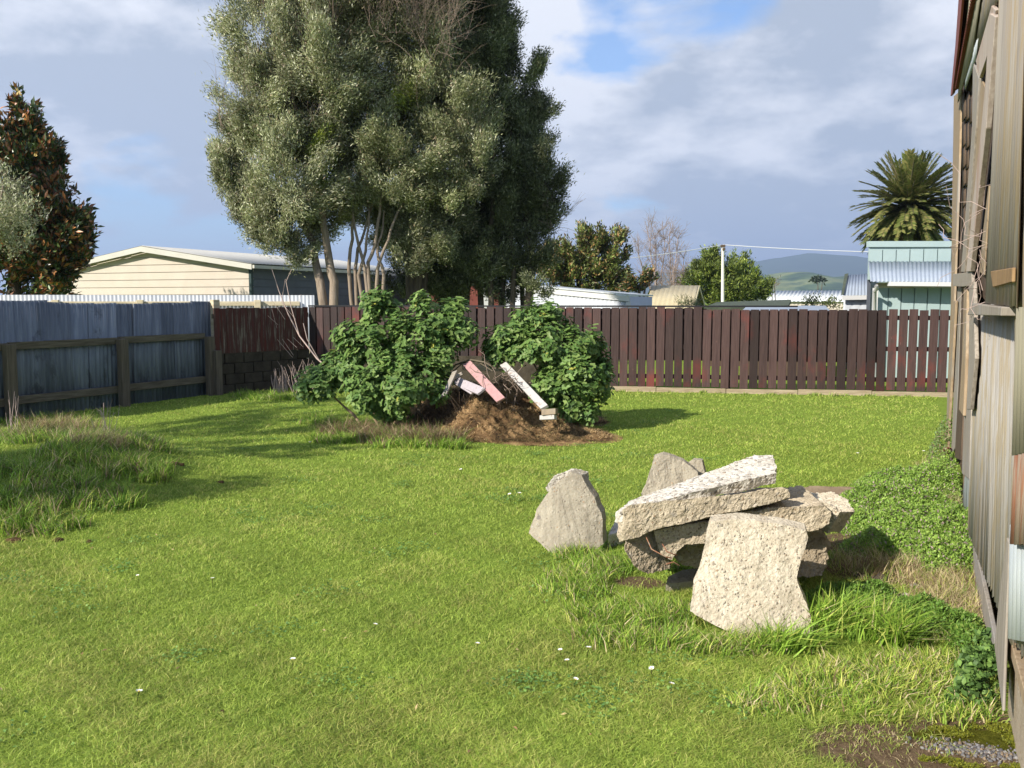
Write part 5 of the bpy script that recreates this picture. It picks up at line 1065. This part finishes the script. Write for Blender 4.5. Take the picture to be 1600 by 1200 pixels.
boxes('foundation', M['conc_base'], barn, [(ws_(s_near, -.15, -.05), wd * (abs(s_near) + .06), bn_ * .04, (0, 0, .42))], .01)
boxes('sill', M['tan_wood'], barn, [(ws_(s_near, .275, -.04), wd * (abs(s_near) + .04), bn_ * .05, (0, 0, .05))], .004)
def quad_sheet(name, m, q, off, amp=.006, pitch=.11, parent=barn, jag=0.0, lift=0.0, **k):
    a_, b_, c_, d_ = [wp(px, py, off) for px, py in q]; a_ += bn_ * lift; b_ += bn_ * lift; return corr(name, m, parent, a_, b_, c_, d_, pitch, amp, 6, jag=jag, **k)
def board(name, m, q, off, th_=.022, parent=barn, bev=.003):
    return prism(name, m, parent, [wp(px, py, off) for px, py in q], bn_ * th_, bev)
# outermost to innermost; q = lower far, lower near, upper near, upper far (photo columns)
board('corner_board', M['tan_wood'], [(1481, 690), (1487, 640), (1494, 470), (1502, 250), (1505, 140), (1493, 150), (1491, 300), (1489, 470), (1484, 600)], .0)
board('plank', M['tan_wood'], [(1484, 700), (1492, 560), (1497, 470), (1493, 470), (1486, 640)], .03)
board('plank', M['grey_wood'], [(1490, 710), (1497, 700), (1502, 580), (1506, 450), (1500, 450), (1495, 580)], .0)
board('plank', M['dark_wood'], [(1496, 715), (1506, 720), (1511, 600), (1512, 450), (1507, 450), (1502, 600)], .005)
board('plank', M['tan_wood'], [(1503, 640), (1510, 650), (1514, 560), (1516, 450), (1511, 450), (1508, 560)], .02)
board('plank', M['grey_wood'], [(1508, 740), (1520, 750), (1524, 600), (1523, 430), (1516, 430), (1513, 600)], .0)
board('inner_lining', M['dark_wood'], [(1494, 470), (1530, 470), (1534, 60), (1506, 130), (1500, 160)], -.025, .01)
# shingled panel, each tier lapping the one below
shl = []
for k in range(9):
    y0_, y1_ = 420 - k * 33, 455 - k * 33 - 2
    for (xa, xb) in ((1503, 1508), (1508.3, 1514), (1514.3, 1520), (1520.3, 1527)):
        o_ = random.uniform(.0, .012); dy = random.uniform(-7, 7); shl.append([wp(xa, y1_ + dy + 6, o_ + .02), wp(xb, y1_ + dy - 3, o_ + .02), wp(xb, y0_ + dy - 9, o_), wp(xa, y0_ + dy, o_)])
V, F = [], []
for s_ in shl:
    b = len(V); V += [tuple(v) for v in s_] + [tuple(v - bn_ * .012) for v in s_]; F += [(b, b + 1, b + 2, b + 3), (b + 7, b + 6, b + 5, b + 4), (b, b + 4, b + 5, b + 1), (b + 3, b + 2, b + 6, b + 7), (b + 1, b + 5, b + 6, b + 2), (b, b + 3, b + 7, b + 4)]
np_mesh('shingles', V, F, M['dark_wood'], barn)
board('barge_board', M['red_roof'], [(1488, 150), (1491, 147), (1500, 75), (1514, -80), (1507, -80), (1496, 70)], .10, .02)
board('eave_shadow_board', M['dark_wood'], [(1492, 146), (1499, 120), (1520, -80), (1512, -80), (1500, 60)], .07, .015)  # dark board stands in for the shadow gap under the barge board
# upper hanging iron
quad_sheet('hanging_sheet', M['rust_tan'], [(1497, 160), (1519, 85), (1540, -60), (1508, -60)], .06, jag=.004)
quad_sheet('hanging_sheet', M['barn_iron'], [(1519, 100), (1560, 0), (1563, -60), (1533, -60)], .04, jag=.004)
quad_sheet('hanging_sheet', M['grey_iron'], [(1508, 140), (1525, 92), (1528, 60), (1511, 110)], .05)
# leaning frame pieces
board('gap_shade_board', M['dark_wood'], [(1523, 445), (1545, 476), (1569, 20), (1560, 20), (1548, 200), (1538, 300)], .0, .004)  # dark board put in as the shade of the gap beside the frame
board('stud', M['tan_wood'], [(1533, 425), (1540, 430), (1549, 290), (1545, 290)], .012, .01)
board('frame_board', M['grey_wood'], [(1506, 425), (1512, 425), (1522, 300), (1530, 200), (1535, 122), (1525, 95), (1524, 200), (1516, 300)], .03)
board('frame_board', M['tan_wood'], [(1512, 425), (1517, 425), (1528, 300), (1540, 190), (1545, 143), (1536, 122), (1530, 200), (1522, 300)], .028, .012)
board('frame_board', M['pale_frame'], [(1517, 425), (1524, 424), (1538, 300), (1550, 200), (1566, 25), (1556, 20), (1549, 125), (1542, 200), (1530, 300)], .04, .03)
board('frame_board', M['pale_frame'], [(1530, 95), (1536, 122), (1552, 78), (1563, 15), (1556, 8), (1545, 45)], .035)
board('gap_shade_board', M['dark_wood'], [(1537, 122), (1545, 143), (1550, 130), (1551, 80)], .02, .004)  # dark inset board stands in for the shade inside the triangular opening
# broken rails
board('rail', M['grey_wood'], [(1492, 447), (1508, 448), (1524, 446), (1523, 424), (1506, 427), (1493, 428)], .04, .02)
board('rail', M['orange_wood'], [(1552, 424), (1588, 418), (1587, 441), (1556, 449)], .072, .012)
board('ledge', M['grey_wood'], [(1526, 492), (1588, 494), (1589, 480), (1532, 474)], .05, .05)
board('torn_board', M['grey_wood'], [(1516, 640), (1522, 640), (1530, 560), (1527, 440), (1519, 440), (1523, 560)], .04)
# large iron sheets
quad_sheet('iron_sheet', M['barn_iron'], [(1541, 474), (1588, 480), (1604, -80), (1566, -80)], .07, jag=.002)
quad_sheet('iron_sheet', M['barn_iron'], [(1585, 1000), (1640, 1100), (1640, -80), (1590, -80)], .045, jag=.002)
quad_sheet('iron_sheet', M['barn_pale'], [(1513, 830), (1583, 1010), (1590, 455), (1526, 485)], .02, jag=.004)
quad_sheet('iron_sheet', M['grey_iron'], [(1505, 790), (1523, 850), (1528, 500), (1511, 560)], .0, jag=.004)
quad_sheet('iron_sheet', M['grey_iron'], [(1577, 998), (1640, 1010), (1640, 820), (1580, 820)], .07)
quad_sheet('rusty_sheet', M['rust'], [(1580, 850), (1640, 856), (1640, 700), (1587, 712)], .09, jag=.004)
quad_sheet('rusty_sheet', M['rust_tan'], [(1583, 712), (1640, 700), (1640, 480), (1590, 480)], .06)
board('post', M['grey_wood'], [(1558, 1010), (1571, 1112), (1575, 1000), (1581, 850), (1578, 840), (1566, 930)], .025, .01)
board('post', M['grey_wood'], [(1513, 830), (1535, 940), (1560, 1020), (1562, 1000), (1540, 900), (1520, 820)], .0, .02)
board('red_tag', M['red_roof'], [(1475, 708), (1483, 716), (1487, 700), (1481, 697)], .03, .03)
vine = []
for k in range(16):
    a_ = wp(random.uniform(1528, 1545), random.uniform(300, 470), .06); vine.append((wander(a_, a_ + Vector((random.uniform(-.2, .2), random.uniform(-.3, .3), random.uniform(-.35, .35))), 6, .08), .0016))
tag(tubes('dead_vine', M['pale_twig'], None, vine, 4), 'wispy dead vine caught in the broken frame of the barn wall', 'vine', kind='stuff')

# ------------------------------------------------------------------ haze
bm = bmesh.new(); bmesh.ops.create_cube(bm, size=1); bmesh.ops.scale(bm, vec=(32000, 17000, 620), verts=bm.verts); bmesh.ops.translate(bm, vec=(0, 7000, 307), verts=bm.verts)
me = bpy.data.meshes.new('haze'); bm.to_mesh(me); bm.free()
hm = bpy.data.materials.new('haze'); hm.use_nodes = True; hm.node_tree.nodes.clear()
pv = hm.node_tree.nodes.new('ShaderNodeVolumePrincipled'); pv.inputs['Density'].default_value = 2.0e-4; pv.inputs['Color'].default_value = (.55, .70, 1, 1); pv.inputs['Anisotropy'].default_value = .2
ho = hm.node_tree.nodes.new('ShaderNodeOutputMaterial'); hm.node_tree.links.new(pv.outputs[0], ho.inputs['Volume'])
tag(link('haze', me, hm), kind='stuff')
